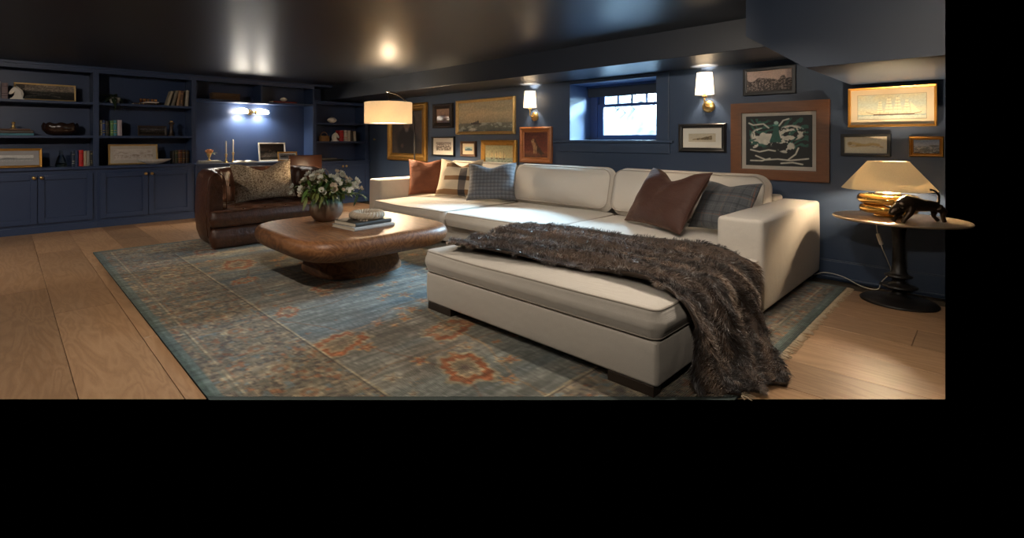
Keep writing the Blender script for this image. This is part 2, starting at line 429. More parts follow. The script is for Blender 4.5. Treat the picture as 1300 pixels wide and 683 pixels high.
# boxed duct over the side table, its left end cut on a slant
dl = -.83; prof = [(-.83, 1.66), (-1.18, 1.913), (-1.18, ZC+.05), (-.19, ZC+.05), (-.19, 1.66)]
ring0 = [(x if x < -.2 else -.183, 3.72, z) for x, z in prof]; ring1 = [(x if x < -.2 else -.256, YW+.02, z) for x, z in prof]
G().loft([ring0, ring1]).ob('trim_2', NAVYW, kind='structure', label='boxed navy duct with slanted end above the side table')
WX0, WX1, WZ0, WZ1 = -3.689, -2.55, 1.19, 1.893
wb = G(); T = .56
wb.box(-8.95, WX0, YW, YW+T, -.06, 1.95); wb.box(WX1, -.9, YW, YW+T, -.06, 1.95); wb.box(-.9, -.256, YW, YW+.08, -.06, 2.2)
wb.box(WX0, WX1, YW, YW+T, -.06, WZ0); wb.box(WX0, WX1, YW, YW+T, WZ1, 1.95)
wb.ob('wall_back', NAVYW, kind='structure')
G().box(-8.95, -8.86, -1.6, YW+.1, -.06, ZC+.1).ob('wall_left', NAVY, kind='structure')
bb = G(); bb.box(-5.9, -.256, YW-.016, YW+.01, 0, .15); bb.box(-5.9, -.256, YW-.011, YW+.01, .15, .160); bb.box(-5.9, -.256, YW-.03, YW+.01, 0, .018)
bb.box(-8.3, -5.9, YW-.016, YW+.01, 0, .16)
bb.ob('baseboard_back', NAVYW, bevel=.003, kind='structure')
# ---- window
win = thing('window_1', 'small basement window set deep in the navy wall', None); win['kind'] = 'structure'; del win['label']
cs = G(); cs.box(-3.83, WX0, YW-.02, YW, WZ0, 1.93); cs.ob('casing', NAVYW, win, bevel=.003)
G().box(WX1, -2.41, YW-.02, YW, WZ0, 1.93).ob('casing', NAVYW, win, bevel=.003)
G().box(WX0, WX1, YW-.02, YW, WZ1, 1.93).ob('casing', NAVYW, win, bevel=.003)
G().box(-3.93, -2.36, YW-.055, YW+.48, WZ0-.028, WZ0+.002).ob('sill', NAVYW, win, bevel=.006)
G().box(-3.85, -2.40, YW-.022, YW, 1.045, WZ0-.028).ob('apron', NAVYW, win, bevel=.004)
YG = 5.68
def wframe(n, x0, x1, z0, z1, y0, y1, wd, wz=None):
    g = G(); wz = wz or wd
    g.box(x0, x0+wd, y0, y1, z0, z1).box(x1-wd, x1, y0, y1, z0, z1).box(x0+wd, x1-wd, y0, y1, z0, z0+wz).box(x0+wd, x1-wd, y0, y1, z1-wz, z1)
    return g.ob(n, NAVY, win, bevel=.003)
wframe('window_frame', WX0, WX1, WZ0, WZ1, YG-.03, YG+.08, .10, .03)
wframe('lower_sash', WX0+.10, WX1-.10, WZ0+.03, 1.655, YG-.012, YG+.022, .085, .036)
wframe('upper_sash', WX0+.10, WX1-.10, 1.625, WZ1-.03, YG+.026, YG+.06, .085, .03)
for i in range(1, 4):
    xx = WX0+.185 + (WX1-WX0-.37)*i/4
    G().box(xx-.012, xx+.012, YG+.03, YG+.056, 1.655, WZ1-.06).ob('muntin', NAVY, win)
WG, gt, gb_ = newmat('window_glass'); gtr = gt.new('ShaderNodeBsdfTransparent'); gtr.inputs[0].default_value = (.93, .97, .96, 1); ggl = gt.new('ShaderNodeBsdfGlossy'); ggl.inputs['Roughness'].default_value = .03
gmx = gt.new('ShaderNodeMixShader'); gmx.inputs[0].default_value = .05; gt.link(gtr.outputs[0], gmx.inputs[1]); gt.link(ggl.outputs[0], gmx.inputs[2]); gt.link(gmx.outputs[0], gt.n['Material Output'].inputs[0])
G().box(WX0+.18, WX1-.18, YG+.002, YG+.006, WZ0+.06, 1.62).ob('pane', WG, win)
for i in range(4):
    a = WX0+.185 + (WX1-WX0-.37)*i/4
    G().box(a+.012, a+(WX1-WX0-.37)/4-.012, YG+.042, YG+.046, 1.655, WZ1-.06).ob('pane', WG, win)
sh = thing('roman_shade', 'dark roman shade gathered at the head of the window', 'window shade', (-3.12, 5.6, 1.745))
rd = M('dark_shade_cloth', (.018, .022, .026), .95, bump=.2, bscale=200)
for k in range(3): G().box(-.55, .55, -.03+.018*k, -.012+.018*k, .02*k, .145).ob('fold', rd, sh, bevel=.006)
G().box(-.56, .56, -.035, .03, .125, .148).ob('headrail', NAVY, sh)
# ---- outside the window: pale bank, bare twigs
SNOW = M('pale_gravel_bank', (.30, .30, .29), .95, var=.12, scale=5, bump=.4, bscale=14)
bank = G(); nb = 24
bank.v = [(-7.2+5.4*i/nb, 5.95+2.6*j/nb, .9+1.9*(j/nb)**.8+.10*math.sin(i*1.3+j*.7)) for j in range(nb+1) for i in range(nb+1)]
bank.f = [(j*(nb+1)+i, j*(nb+1)+i+1, (j+1)*(nb+1)+i+1, (j+1)*(nb+1)+i) for j in range(nb) for i in range(nb)]
bank.ob('ground_outside', SNOW, smooth=True, kind='structure')
sb = thing('bare_shrub', 'bare twiggy shrub on the pale bank outside the window', 'shrub', (-4.0, 6.9, 1.45))
tw = M('grey_twig', (.16, .13, .10), .9)
for k in range(26):
    a = random.uniform(-1.1, 1.1); L = random.uniform(.35, .8); p0 = Vector((random.uniform(-.5, .9), random.uniform(-.2, .2), random.uniform(0, .25)))
    pts = [p0 + Vector((math.sin(a)*L*t + .05*math.sin(9*t+k), .03*math.sin(5*t+k), math.cos(a)*L*t)) for t in (0, .3, .6, 1)]
    G().tube(pts, [.012, .009, .006, .003], 5).ob('twig', tw, sb)

# ================================================================== BUILT-IN BOOKCASES (along the left wall)
XU = -8.42; XBK = -8.80                                        # upper face, back panel
SECT = [(-.26, .88), (.944, 2.08)]
def upper(label, y0, y1, zs, ztop, zbot, posts=(.032, .032), vdiv=()):
    t = thing('bookcase', label, 'bookcase', (XU, (y0+y1)/2, zbot), 0, 'built-in navy bookcases'); yc = (y0+y1)/2
    def bx(n, a, b, c, d, e, f, bev=.002): return G().box(a-XU, b-XU, c-yc, d-yc, e-zbot, f-zbot).ob(n, NAVY, t, bevel=bev)
    bx('back_panel', XBK-.02, XBK, y0, y1, zbot, ztop)
    bx('side_panel', XBK, XU, y0-posts[0], y0, zbot, ztop); bx('side_panel', XBK, XU, y1, y1+posts[1], zbot, ztop)
    for z in zs: bx('shelf', XBK, XU-.006, y0, y1, z-.032, z)
    bx('top_rail', XU-.03, XU, y0, y1, ztop-.055, ztop); bx('top_panel', XBK, XU-.03, y0, y1, ztop-.03, ztop)
    for y in vdiv: bx('divider', XBK, XU-.004, y-.014, y+.014, zs[-1], ztop-.05)
    return t
ZS1, ZS2, ZCT = 1.705, 1.252, .838
upper('navy built-in bookcase at the left edge, holding the dark lobed bowl', -.26, .88, [ZS2, ZS1], ZC-.03, ZCT)
upper('navy built-in bookcase between the desk alcove and the dark bowl shelf', .944, 2.08, [ZS2, ZS1], ZC-.03, ZCT)
upper('navy over-desk unit with two cubbies above the lit alcove', 2.145, 4.03, [1.832], ZC-.03, ZCT, (.033, .03), [3.13])
upper('narrow navy bookcase in the corner under the soffit', 4.10, 5.10, [1.165, 1.505], 1.90, .80, (.04, .08))
G().box(XB, -8.86, -.295, 5.20, ZC-.035, ZC).ob('trim_3', NAVY, kind='structure', bevel=.004)
XF = XB
def cabinet(label, y0, y1, h, ndoor=2, knobz=.71, toe=.085):
    yc = (y0+y1)/2
    t = thing('base_cabinet', label, 'cabinet', (XF, yc, 0), 0, 'navy base cabinets')
    def bx(n, a, b, c, d, e, f, par=t, bev=.002): return G().box(a-XF, b-XF, c-yc, d-yc, e, f).ob(n, NAVY, par, bevel=bev)
    bx('body', -8.82, XF-.002, y0, y1, toe, h); bx('plinth', -8.82, XF+.012, y0, y1, 0, toe)
    dw = (y1-y0-.07)/ndoor
    for k in range(ndoor):
        a = y0+.035+dw*k+.004; b = a+dw-.008; z0, z1 = toe+.035, h-.055; s = .065
        g = G(); X0, X1 = XF-.001, XF+.022
        for q in ((a, a+s, z0, z1), (b-s, b, z0, z1), (a+s, b-s, z0, z0+s), (a+s, b-s, z1-s, z1)): g.box(X0-XF, X1-XF, q[0]-yc, q[1]-yc, q[2], q[3])
        d = g.ob('door', NAVY, t, bevel=.0025)
        bx('panel', XF-.001, XF+.003, a+s, b-s, z0+s, z1-s, d)
        ky = (b-.033) if k % 2 == 0 else (a+.033)
        kb = G().lathe([(.007, 0), (.007, .014), (.020, .020), (.022, .028), (.014, .036), (.001, .037)], 14).xf(Matrix.Translation((X1-XF, ky-yc, knobz)) @ Matrix.Rotation(R(90), 4, 'Y'))
        kb.ob('knob', BRASS, d, smooth=True, label='round brass knob')
    return t
cabinet('navy two-door base cabinet at the left edge under the dark bowl shelves', -.29, .912, .80)
cabinet('navy two-door base cabinet just left of the leather loveseat', .912, 2.112, .80)
cabinet('small navy two-door base cabinet in the corner behind the flowers', 4.06, 5.19, .765, knobz=.70)
G().box(-8.86, XB+.03, -.31, 2.112, .80, ZCT).ob('countertop', NAVY, bevel=.005, label='long navy countertop under the two left bookcases', cat='countertop')
G().box(-8.86, XB+.03, 4.062, 5.20, .766, .80).ob('countertop', NAVY, bevel=.005, label='short navy countertop in the corner beneath the narrow bookcase', cat='countertop')
dk = thing('desk', 'built-in navy desk in the lit alcove below the double sconce', 'desk', (-8.5, 3.08, 0))
def dbx(n, a, b, c, d, e, f): G().box(a+8.5, b+8.5, c-3.08, d-3.08, e, f).ob(n, NAVY, dk, bevel=.003)
dbx('desk_top', -8.83, -8.34, 2.115, 4.058, .79, .822); dbx('apron', -8.40, -8.37, 2.15, 4.02, .66, .79)
dbx('side_panel', -8.83, -8.38, 2.118, 2.15, 0, .79); dbx('side_panel', -8.83, -8.38, 4.02, 4.055, 0, .79); dbx('back_panel', -8.85, -8.83, 2.15, 4.02, 0, .79)
G().box(-8.85, -8.83, .8, .9, 0, .01)
# ---- items on the shelves
def px_y(x, X_): # image column on a vertical plane X=X_, as a world Y
    u = (x-600)/627.6; s, c = math.sin(A0), math.cos(A0)
    return X_*(s+u*c)/(-c+u*s)
BKM = {}
def bookmat(col):
    if col not in BKM: BKM[col] = M('book_cloth_'+col, hx(col), .6, var=.2, scale=30, bump=.1, bscale=200)
    return BKM[col]
def book(label, loc, th, ht, dp, col, rz=R(90), lean=0, group='books on the shelves', spine=None, flat=False):
    """upright book, spine towards local -Y, local x is its thickness, origin at bottom centre of the spine"""
    t = thing('book', label, 'book', loc, rz, group)
    if flat: t.rotation_euler = (0, 0, rz)
    c = .0025
    g = G().box(-th/2, -th/2+c, 0, dp, 0, ht).box(th/2-c, th/2, 0, dp, 0, ht)
    n = 6; out = [(-th/2+th*i/n, -.25*th*math.sin(PI*i/n)*.6) for i in range(n+1)]
    poly = out + [(th/2, .004), (-th/2, .004)]
    g.loft([[(x, y, 0) for x, y in poly], [(x, y, ht) for x, y in poly]])
    p = G().box(-th/2+c, th/2-c, .004, dp-.006, .004, ht-.004)
    bands = []
    if spine:
        for zz in (.18, .32, .78):
            bands.append(G().box(-th*.47, th*.47, -.2*th-.002, .0, ht*zz, ht*zz+ht*.035))
    mt = Matrix.Identity(4)
    if lean: mt = Matrix.Rotation(lean, 4, 'Y')
    if flat: mt = Matrix.Translation((0, 0, th/2)) @ Matrix.Rotation(R(90), 4, 'Y') @ Matrix.Translation((0, 0, -ht/2))
    cv = g.xf(mt).ob('cover', bookmat(col), t); p.xf(mt).ob('pages', PAGES, t)
    for b in bands: b.xf(mt).ob('title_band', bookmat(spine), cv)
    return t
def bookrow(specs, x_img, z, xpl=-8.50, ppm=None):
    """specs: (x0px, x1px, height m, colour, label, lean, band)"""
    for x0, x1, h, col, lab, lean, band in specs:
        y0, y1 = px_y(x0, xpl), px_y(x1, xpl)
        book(lab, (xpl, (y0+y1)/2, z+.001), max(.012, (y1-y0)*.93), h, .16, col, R(90), lean, spine=band)
bookrow([(-7, 1, .215, '8d8790', 'grey-lilac hardback at the left end of the top left shelf', 0, None),
         (1.5, 10.5, .20, '77676a', 'thick dusty mauve book next to the white horse head', 0, '4a3c40')], 0, ZS1)
bookrow([(91, 95, .20, '1c2c44', 'slim dark blue patterned book beside the glass decanter', 0, 'b8b8a8'),
         (95.3, 99.6, .21, '14284e', 'navy blue book left of the bright red book', 0, None),
         (100, 106, .215, 'b81c1c', 'bright red book on the left counter', 0, '7a1010'),
         (106.3, 110, .20, 'a8937a', 'beige book just right of the bright red book', 0, None),
         (110.2, 114, .205, '8d8a82', 'pale grey book between the beige and black books', 0, None),
         (114.3, 118, .205, '15161a', 'slim black book at the right end of the left counter row', 0, '90865a')], 0, ZCT)
bookrow([(126.5, 129.5, .215, 'c8c4b0', 'white slim book at the left end of the middle shelf', 0, '708060'),
         (130, 133.6, .215, '27427c', 'blue book with yellow top band on the middle shelf', 0, 'c8b050'),
         (134.2, 138.6, .20, '1a1e1c', 'black book between the blue and green books', 0, '6a5a30'),
         (140, 144, .21, '4c7a4a', 'green book in the middle shelf row', 0, 'b0b880'),
         (144.3, 148.4, .215, '3a7d86', 'teal book right of the green book', 0, 'b09a50'),
         (148.8, 155, .22, 'a89aa0', 'thick pinkish grey book at the right end of the middle row', 0, None)], 0, ZS2)
bookrow([(211, 214.5, .225, '9c927e', 'cream book leaning at the left of the top shelf row', R(16), None),
         (217.5, 221.5, .235, '6e6658', 'taupe book leaning in the top shelf row', R(13), None),
         (224, 227.5, .235, '8a6a4c', 'tan brown book leaning in the top shelf row', R(7), None),
         (228.6, 232, .235, '5a4030', 'dark brown book standing beside the tan one on the top shelf', R(4), 'a88a50'),
         (235, 239, .245, '9a9284', 'pale tall book at the right end of the top shelf row', R(4), None)], 0, ZS1)
bookrow([(219, 221.6, .185, '1a1a16', 'black leather book left of the old green leather book', 0, '6a5428'),
         (222, 226, .195, '222c20', 'old dark green leather book in the lower row', 0, '7a6430'),
         (226.3, 231.4, .20, '4c2414', 'old reddish brown leather book in the lower row', 0, 'a07a30'),
         (231.8, 235.4, .20, '30190f', 'dark brown leather book with gilt bands in the lower row', 0, '9a7430'),
         (235.8, 240, .195, '241a12', 'blackish leather book at the right end of the lower row', 0, '6a5020')], 0, ZCT)
bookrow([(431, 436.5, .205, 'a01a22', 'crimson book next to the white horse head in the corner bookcase', 0, '701018'),
         (437, 440.6, .21, 'b8b2a4', 'white book right of the crimson book in the corner bookcase', 0, '905050'),
         (441.2, 444.8, .205, 'a39c90', 'pale stone book in the corner bookcase', 0, None),
         (445.2, 448.6, .20, '3c3632', 'dark book between pale ones in the corner bookcase', 0, None),
         (449, 452.6, .19, 'b0a898', 'small cream book at the right end of the corner bookcase row', R(-5), None)], 0, 1.165)
# flat stacks
def flat_book(label, x0, x1, z, th, col, xpl=-8.47, dp=.2, band=None):
    y0, y1 = px_y(x0, xpl), px_y(x1, xpl)
    book(label, (xpl, (y0+y1)/2, z+.001), th, y1-y0, dp, col, R(90), 0, flat=True, spine=band)
flat_book('turquoise book lying under the brown box on the left shelf', -14, 43, ZS2, .026, '4c8290', band=None)
flat_book('grey book lying on the desk below the peony goblet', 253, 284, .822, .022, '8a8680', -8.45)
flat_book('white book lying on top of the grey one under the peony goblet', 255, 281, .845, .018, 'b4aea2', -8.46)
flat_book('red book lying in the right cubby above the alcove', 347, 377, 1.832, .025, '7c2a20', -8.46)
flat_book('black book lying on the corner bookcase counter', 405, 436, .80, .03, '15130f', -8.46)
flat_book('grey-spined book lying on the black book in the corner bookcase', 406, 428, .831, .018, '6c665e', -8.46)
flat_book('brown leather book under the white tray on the top shelf', 170, 205, ZS1, .02, '3a2416', band='a08040')

CERW = M('white_ceramic', (.62, .58, .52), .45, var=.1, bump=.05)
def horse(label, loc, k=1, rz=R(90)):
    t = thing('horse_head', label, 'ornament', loc, rz, 'white horse head bookends')
    pr = [(.055, 0), (.06, .03), (.052, .06), (.045, .10), (.02, .135), (-.01, .155), (-.03, .150), (-.055, .115), (-.075, .075), (-.066, .058), (-.045, .062), (-.02, .085), (-.022, .05), (-.045, .02), (-.045, 0)]
    g = G().loft([[(x*k, y*k, z*k) for x, z in pr] for y in (-.028, -.012, .012, .028)])
    o = g.ob('head', CERW, t, bevel=.008*k, seg=3); autosmooth(o, 50)
    G().box(-.06*k, .07*k, -.04*k, .04*k, 0, .014*k).ob('base', CERW, t, bevel=.004)
    G().tube([(-.005*k, .018*k, .145*k), (.004*k, .02*k, .165*k), (-.004*k, .022*k, .178*k)], [.01*k, .008*k, .002*k], 8).ob('ear', CERW, t, smooth=True)
    G().tube([(.05*k, 0, .03*k), (.058*k, 0, .07*k), (.045*k, 0, .115*k), (.01*k, 0, .155*k)], [.012*k, .014*k, .014*k, .008*k], 8).ob('mane', CERW, t, smooth=True)
    return t
horse('white horse-head bookend before the long landscape on the left shelf', (-8.47, px_y(21, -8.47), ZS1), 1.0)
horse('white horse-head ornament beside the crimson book in the corner bookcase', (-8.47, px_y(425.5, -8.47), 1.165), 1.0, R(-90))
# brown box with brass finial
bt = thing('keepsake_box', 'brown wooden keepsake box with brass finial on the turquoise book', 'box', (-8.52, px_y(17, -8.5), ZS2+.028), R(90))
G().box(-.20, .19, -.07, .09, 0, .035).ob('body', DARKW, bt, bevel=.004); G().box(-.17, .16, -.06, .08, .035, .055).ob('lid', M('brown_wood_box', (.10, .045, .02), .4), bt, bevel=.008)
G().lathe([(.03, 0), (.03, .008), (.012, .016), (.022, .032), (.012, .046), (.008, .056), (.018, .068), (.02, .078), (.009, .088), (.001, .09)], 16, (0, 0, .055)).ob('finial', BRASS, bt, smooth=True)
# dark lobed bowl
bo = thing('lobed_bowl', 'dark glossy lobed bowl on the left middle shelf', 'bowl', (-8.58, px_y(77, -8.58), ZS2))
lob = G(); rings = []
for rr, z in [(.08, 0), (.14, .02), (.185, .07), (.19, .12), (.175, .155), (.165, .165), (.155, .155), (.16, .10), (.12, .03), (.02, .02)]:
    rings.append([(rr*(1+.07*abs(math.cos(4*a))-.03)*math.cos(a)*.8, rr*(1+.07*abs(math.cos(4*a))-.03)*math.sin(a), z*(1+.06*math.cos(8*a))) for a in [2*PI*j/64 for j in range(64)]])
lob.loft(rings).ob('bowl', M('dark_bronze_glaze', (.022, .011, .008), .22, var=.3), bo, smooth=True)
# decanter
de = thing('decanter', 'ribbed glass decanter with ball stopper on the left counter', 'decanter', (-8.52, px_y(77.5, -8.52), ZCT))
GLZ = glass('green_tinted_glass', (.78, .90, .84), .05)
rings = []
for rr, z in [(.058, 0), (.062, .012), (.055, .06), (.042, .11), (.026, .150), (.018, .165), (.026, .175)]:
    rings.append([(rr*(1+.04*math.cos(10*a))*math.cos(a), rr*(1+.04*math.cos(10*a))*math.sin(a), z) for a in [2*PI*j/40 for j in range(40)]])
G().loft(rings).ob('body', GLZ, de, smooth=True); G().ball((0, 0, .195), .024).ob('stopper', GLZ, de, smooth=True)
G().lathe([(.05, .01), (.047, .05), (.001, .052)], 24).ob('liquid', glass('amber_liquor', (.55, .6, .45), .0, 1.33), de, smooth=True)
# plant in white cachepot, tray with cups
pp = thing('potted_plant', 'dark trailing plant in a small white pot on the top shelf', 'plant', (-8.50, px_y(146, -8.5), ZS1))
G().lathe([(.045, 0), (.062, .03), (.066, .06), (.056, .085), (.05, .083), (.056, .05), (.01, .04)], 20).ob('pot', CERW, pp, smooth=True)
DGREEN = M('dark_leaf', (.012, .025, .010), .5, var=.5, scale=40)
def leaf(L, W, droop):
    g = G(); n = 5
    for i in range(n+1):
        t = i/n; wv = W*math.sin(PI*min(.98, t*.92+.05))*.5; z = -droop*t*t*L; x = L*t
        g.v += [(x, -wv, z+.15*wv), (x, 0, z), (x, wv, z+.15*wv)]
    for i in range(n):
        for k in range(2): a = i*3+k; g.f.append((a, a+3, a+4, a+1))
    return g
lm = [leaf(.12, .05, .8), leaf(.16, .045, 1.1)]
def scatter_leaves(par, n, mat, c, spread, el=(.1, 1.2), sc=(.7, 1.3), name='leaf', src=None, lift=0):
    src = src or lm; mes = []
    for g in src:
        me = bpy.data.meshes.new(name); me.from_pydata(g.v, [], g.f); me.shade_smooth(); me.materials.append(mat); mes.append(me)
    for k in range(n):
        o = bpy.data.objects.new(name, mes[k % len(mes)]); C.objects.link(o); o.parent = par
        a = random.uniform(0, 2*PI); e = random.uniform(*el); s = random.uniform(*sc)
        o.location = (c[0]+math.cos(a)*spread*random.random(), c[1]+math.sin(a)*spread*random.random(), c[2]+lift*random.random())
        o.rotation_euler = (random.uniform(-.4, .4), -e, a); o.scale = (s, s, s)
scatter_leaves(pp, 34, DGREEN, (0, -.02, .075), .04, (-.2, 1.0), (.6, 1.0))
tr = thing('serving_tray', 'white beaded tray on the top shelf', 'tray', (-8.48, px_y(188, -8.48), ZS1+.022))
G().box(-.20, .20, -.05, .10, 0, .012).ob('plate', CERW, tr, bevel=.004)
for k in range(14): G().ball((-.18+.0277*k, -.052, .006), .008, n=8, m=6).ob('bead', CERW, tr, smooth=True)
for k, xx in enumerate((179, 183.5, 188, 193, 197.5)):
    cp = thing('copper_cup', ('leftmost', 'second from left', 'middle', 'second from right', 'rightmost')[k]+' of five copper cups on the beaded tray', 'cup', (-8.49, px_y(xx, -8.49), ZS1+.035), 0, 'copper cups on the tray')
    G().lathe([(.013, 0), (.018, .004), (.019, .045), (.021, .05), (.017, .048), (.015, .008), (.001, .006)], 16).ob('body', M('copper', (.35, .14, .06), .35, .9), cp, smooth=True)
    G().lathe([(.0195, .03), (.0205, .033), (.0195, .036)], 16, cap0=False, cap1=False).ob('rim_band', BRASS, cp, smooth=True)
# dark column ornament next to the small landscape
oc = thing('candle_holder', 'dark turned candle holder beside the small shelf landscape', 'candle holder', (-8.5, px_y(217.5, -8.5), ZS2))
G().lathe([(.045, 0), (.045, .012), (.022, .025), (.03, .05), (.018, .09), (.026, .13), (.018, .165), (.04, .18), (.042, .20), (.03, .205), (.001, .2)], 18).ob('stem', DARKW, oc, smooth=True)
G().lathe([(.02, .2), (.02, .225), (.001, .226)], 14).ob('candle_cup', BRASS, oc, smooth=True)
# scalloped bowl on the counter
sc = thing('fluted_bowl', 'long fluted white bowl in front of the framed drawing', 'bowl', (-8.46, px_y(196, -8.46), ZCT))
rings = []
for rr, z in [(.05, 0), (.09, .012), (.16, .045), (.205, .075), (.195, .075), (.15, .05), (.03, .02)]:
    rings.append([(rr*(.42)*(1+.05*math.cos(24*a))*math.cos(a), rr*1.05*(1+.05*math.cos(24*a))*math.sin(a), z) for a in [2*PI*j/96 for j in range(96)]])
G().loft(rings).ob('bowl', M('grey_white_porcelain', (.42, .41, .40), .35), sc, smooth=True)
# baskets, shells
def basket(label, loc, w_, d_, h_, mat, handle=False):
    t = thing('basket', label, 'basket', loc, R(90)); g = G()
    for k in range(6):
        z = h_*(k+.5)/6; p = rrect(-w_/2, w_/2, -d_/2, d_/2, .04, 4, .02)
        G().tube([(x*(1+.04*k/6), y*(1+.04*k/6), z+.002*math.sin(i*2.4+k*PI)) for i, (x, y) in enumerate(p)], h_/11, 6, True).ob('coil', mat, t, smooth=True)
    G().box(-w_/2*.9, w_/2*.9, -d_/2*.9, d_/2*.9, .002, .01).ob('bottom', mat, t)
    if handle: G().tube([(-w_/2*.8*math.cos(a), 0, h_+.07*math.sin(a)) for a in [PI*i/10 for i in range(11)]], .006, 8).ob('handle', mat, t, smooth=True)
WICK = M('wicker', (.22, .115, .04), .7, var=.4, scale=60, bump=.4, bscale=150)
WICKD = M('dark_wicker', (.09, .05, .024), .7, var=.4, scale=60, bump=.4, bscale=150)
basket('low dark wicker basket in the left cubby above the alcove', (-8.56, px_y(287, -8.5), 1.832), .40, .2, .11, WICKD)
basket('small honey wicker basket in the corner bookcase', (-8.50, px_y(411.5, -8.5), 1.165), .16, .14, .10, WICK, True)
def shell(label, loc, k):
    t = thing('seashell', label, 'shell', loc); rings = []
    for i in range(15):
        u = i/14; rings.append([(k*.5*math.sin(PI*u)**.7*math.cos(a)*(1+.07*math.cos(7*a)), k*(u-.5)*1.5, k*.42+k*.42*math.sin(PI*u)**.7*math.sin(a)*(1+.05*math.cos(9*u*PI))) for a in [2*PI*j/24 for j in range(24)]])
    G().loft(rings).ob('shell_body', CERW, t, smooth=True)
    G().tube([(-.1*k, -.5*k, .35*k), (-.15*k, -.2*k, .3*k), (-.12*k, .3*k, .3*k)], [.06*k, .12*k, .05*k], 8).ob('lip', CERW, t, smooth=True)
shell('large white seashell on the top shelf of the corner bookcase', (-8.5, px_y(421.5, -8.5), 1.505), .13)
shell('small white seashell on the red book in the right cubby', (-8.5, px_y(360, -8.5), 1.858), .085)

# ================================================================== PICTURES
def cv_landscape(sky, far, near, glint=None):
    def f(w_, h_, nx):
        c = Cv(w_, h_, nx, sky); c.vgrad([(0, near), (.35, near), (.5, far), (.62, sky), (1, sky)])
        hl = .55+.10*(fbm(c.x*8, c.x*0, 3)-.5); c.put((hl-c.y)/.03, far, .9); c.put((.34+.1*(fbm(c.x*5, c.x*0, 8)-.5)-c.y)/.05, near)
        if glint: c.line([(.25, .42), (.5, .34), (.75, .2)], .03, glint, .8); c.line([(.2, .2), (.45, .3), (.62, .45)], .025, glint, .6)
        return c.noise(.5, 14, 5)
    return f
def cv_portrait(w_, h_, nx):
    c = Cv(w_, h_, nx, '2e261f').noise(.3, 5); c.ell(.52, .25, .34, .36, '14110f', .95); c.ell(.5, .45, .2, .2, '15110e', .9)
    c.ell(.5, .66, .10, .105, '6b4a35', .85, .5); c.ell(.5, .745, .105, .06, '1c1410', .9, .5); c.ell(.5, .55, .06, .05, '7a7064', .5, .6); c.ell(.35, .18, .05, .05, '5b4030', .6, .7)
    return c.noise(.15, 30)
def cv_oval(w_, h_, nx):
    c = Cv(w_, h_, nx, '5d4030').vgrad([(0, '4a3020'), (.5, '7c5a42'), (1, '8a6a50')]); c.ell(.5, .32, .22, .3, '3c2418', .7, .6); c.ell(.5, .65, .1, .11, 'a07a5c', .6, .6); return c.noise(.25, 20)
def cv_seascape(w_, h_, nx):
    c = Cv(w_, h_, nx, '8d7f62').vgrad([(0, '2c3230'), (.15, '454a42'), (.27, '4b4c44'), (.31, '8a7a5c'), (.6, 'a8946c'), (1, '8c8064')])
    c.put(fbm(c.x*4, c.y*6, 4)*1.6-.75, '6d6a58', .8)
    c.put(((c.y < .3)*1.)*(fbm(c.x*14, c.y*20, 9) > .62), '9aa094', .6); c.tri([(.22, .27), (.40, .38), (.40, .25)], '2c2a24', .9); c.line([(.25, .28), (.42, .26)], .02, '1e1c18'); c.line([(.38, .26), (.37, .42)], .008, '2a2620'); c.ell(.28, .08, .07, .05, 'b8b4a4', .8, .7)
    c.line([(.55, .60), (.55, .88)], .01, 'b0a078', .3)
    return c.noise(.2, 26)
def cv_ships(w_, h_, nx):
    c = Cv(w_, h_, nx, '9a8a5c').vgrad([(0, '2f3a30'), (.3, '49564a'), (.42, '6b735c'), (.46, 'a0905e'), (1, '8c8458')])
    for q, k in ((.25, .7), (.42, .9), (.55, 1.0), (.68, .8)):
        c.ell(q, .55, .06*k, .14*k, 'c0a468', .9, .3); c.rect(q-.05*k, q+.05*k, .38, .42, '2c2418'); c.line([(q, .4), (q, .72)], .008, '4a3a24')
    c.put(((c.y < .36)*1.)*(fbm(c.x*18, c.y*30, 6) > .6), '8c9882', .6); return c.noise(.2, 20)
def cv_dog(w_, h_, nx):
    c = Cv(w_, h_, nx, '4a1c12').vgrad([(0, '35180f'), (.22, '5c2a18'), (.3, '4a1a12'), (1, '3a1610')])
    c.line([(.36, .66), (.40, .80), (.52, .82)], .05, '5e2c1c', .5)
    for p, q, wd, cl in (((.45, .52), (.62, .28), .10, '2a1a12'), ((.40, .58), (.46, .40), .085, '8a5e3c'), ((.42, .45), (.42, .18), .032, '9a7048'), ((.52, .42), (.50, .18), .030, '84603e'), ((.62, .3), (.72, .18), .075, '1e130e'), ((.72, .2), (.84, .16), .02, '1a100c')): c.line([p, q], wd, cl, .95)
    c.ell(.40, .66, .085, .075, '94683f', 1, .3); c.ell(.335, .635, .05, .035, 'a07a50', 1, .4); c.ell(.46, .66, .035, .07, '2a1810', 1, .4); c.ell(.385, .675, .012, .012, '100a08', 1, .4); c.ell(.295, .635, .014, .014, '120c0a', 1, .4)
    return c.noise(.3, 22)
def cv_group(w_, h_, nx):
    c = Cv(w_, h_, nx, '4e453e'); c.put(fbm(c.x*12, c.y*9, 4)*2.6-1.0, 'b9aa9a'); c.rect(0, 1, .78, 1, '7c7068', .8)
    for i in range(11): c.ell(.06+.09*i, .62+.03*math.sin(i*3), .03, .06, 'd2c4b4', .9, .5)
    return c.noise(.4, 30)
def cv_tiny(w_, h_, nx):
    c = Cv(w_, h_, nx, '4e7480').vgrad([(0, '26404a'), (.4, '3c5f6c'), (.5, '8aa09a'), (1, '9ab0b0')]); c.ell(.5, .5, .25, .2, '2c4a58', .9, .5); return c.noise(.3, 12)
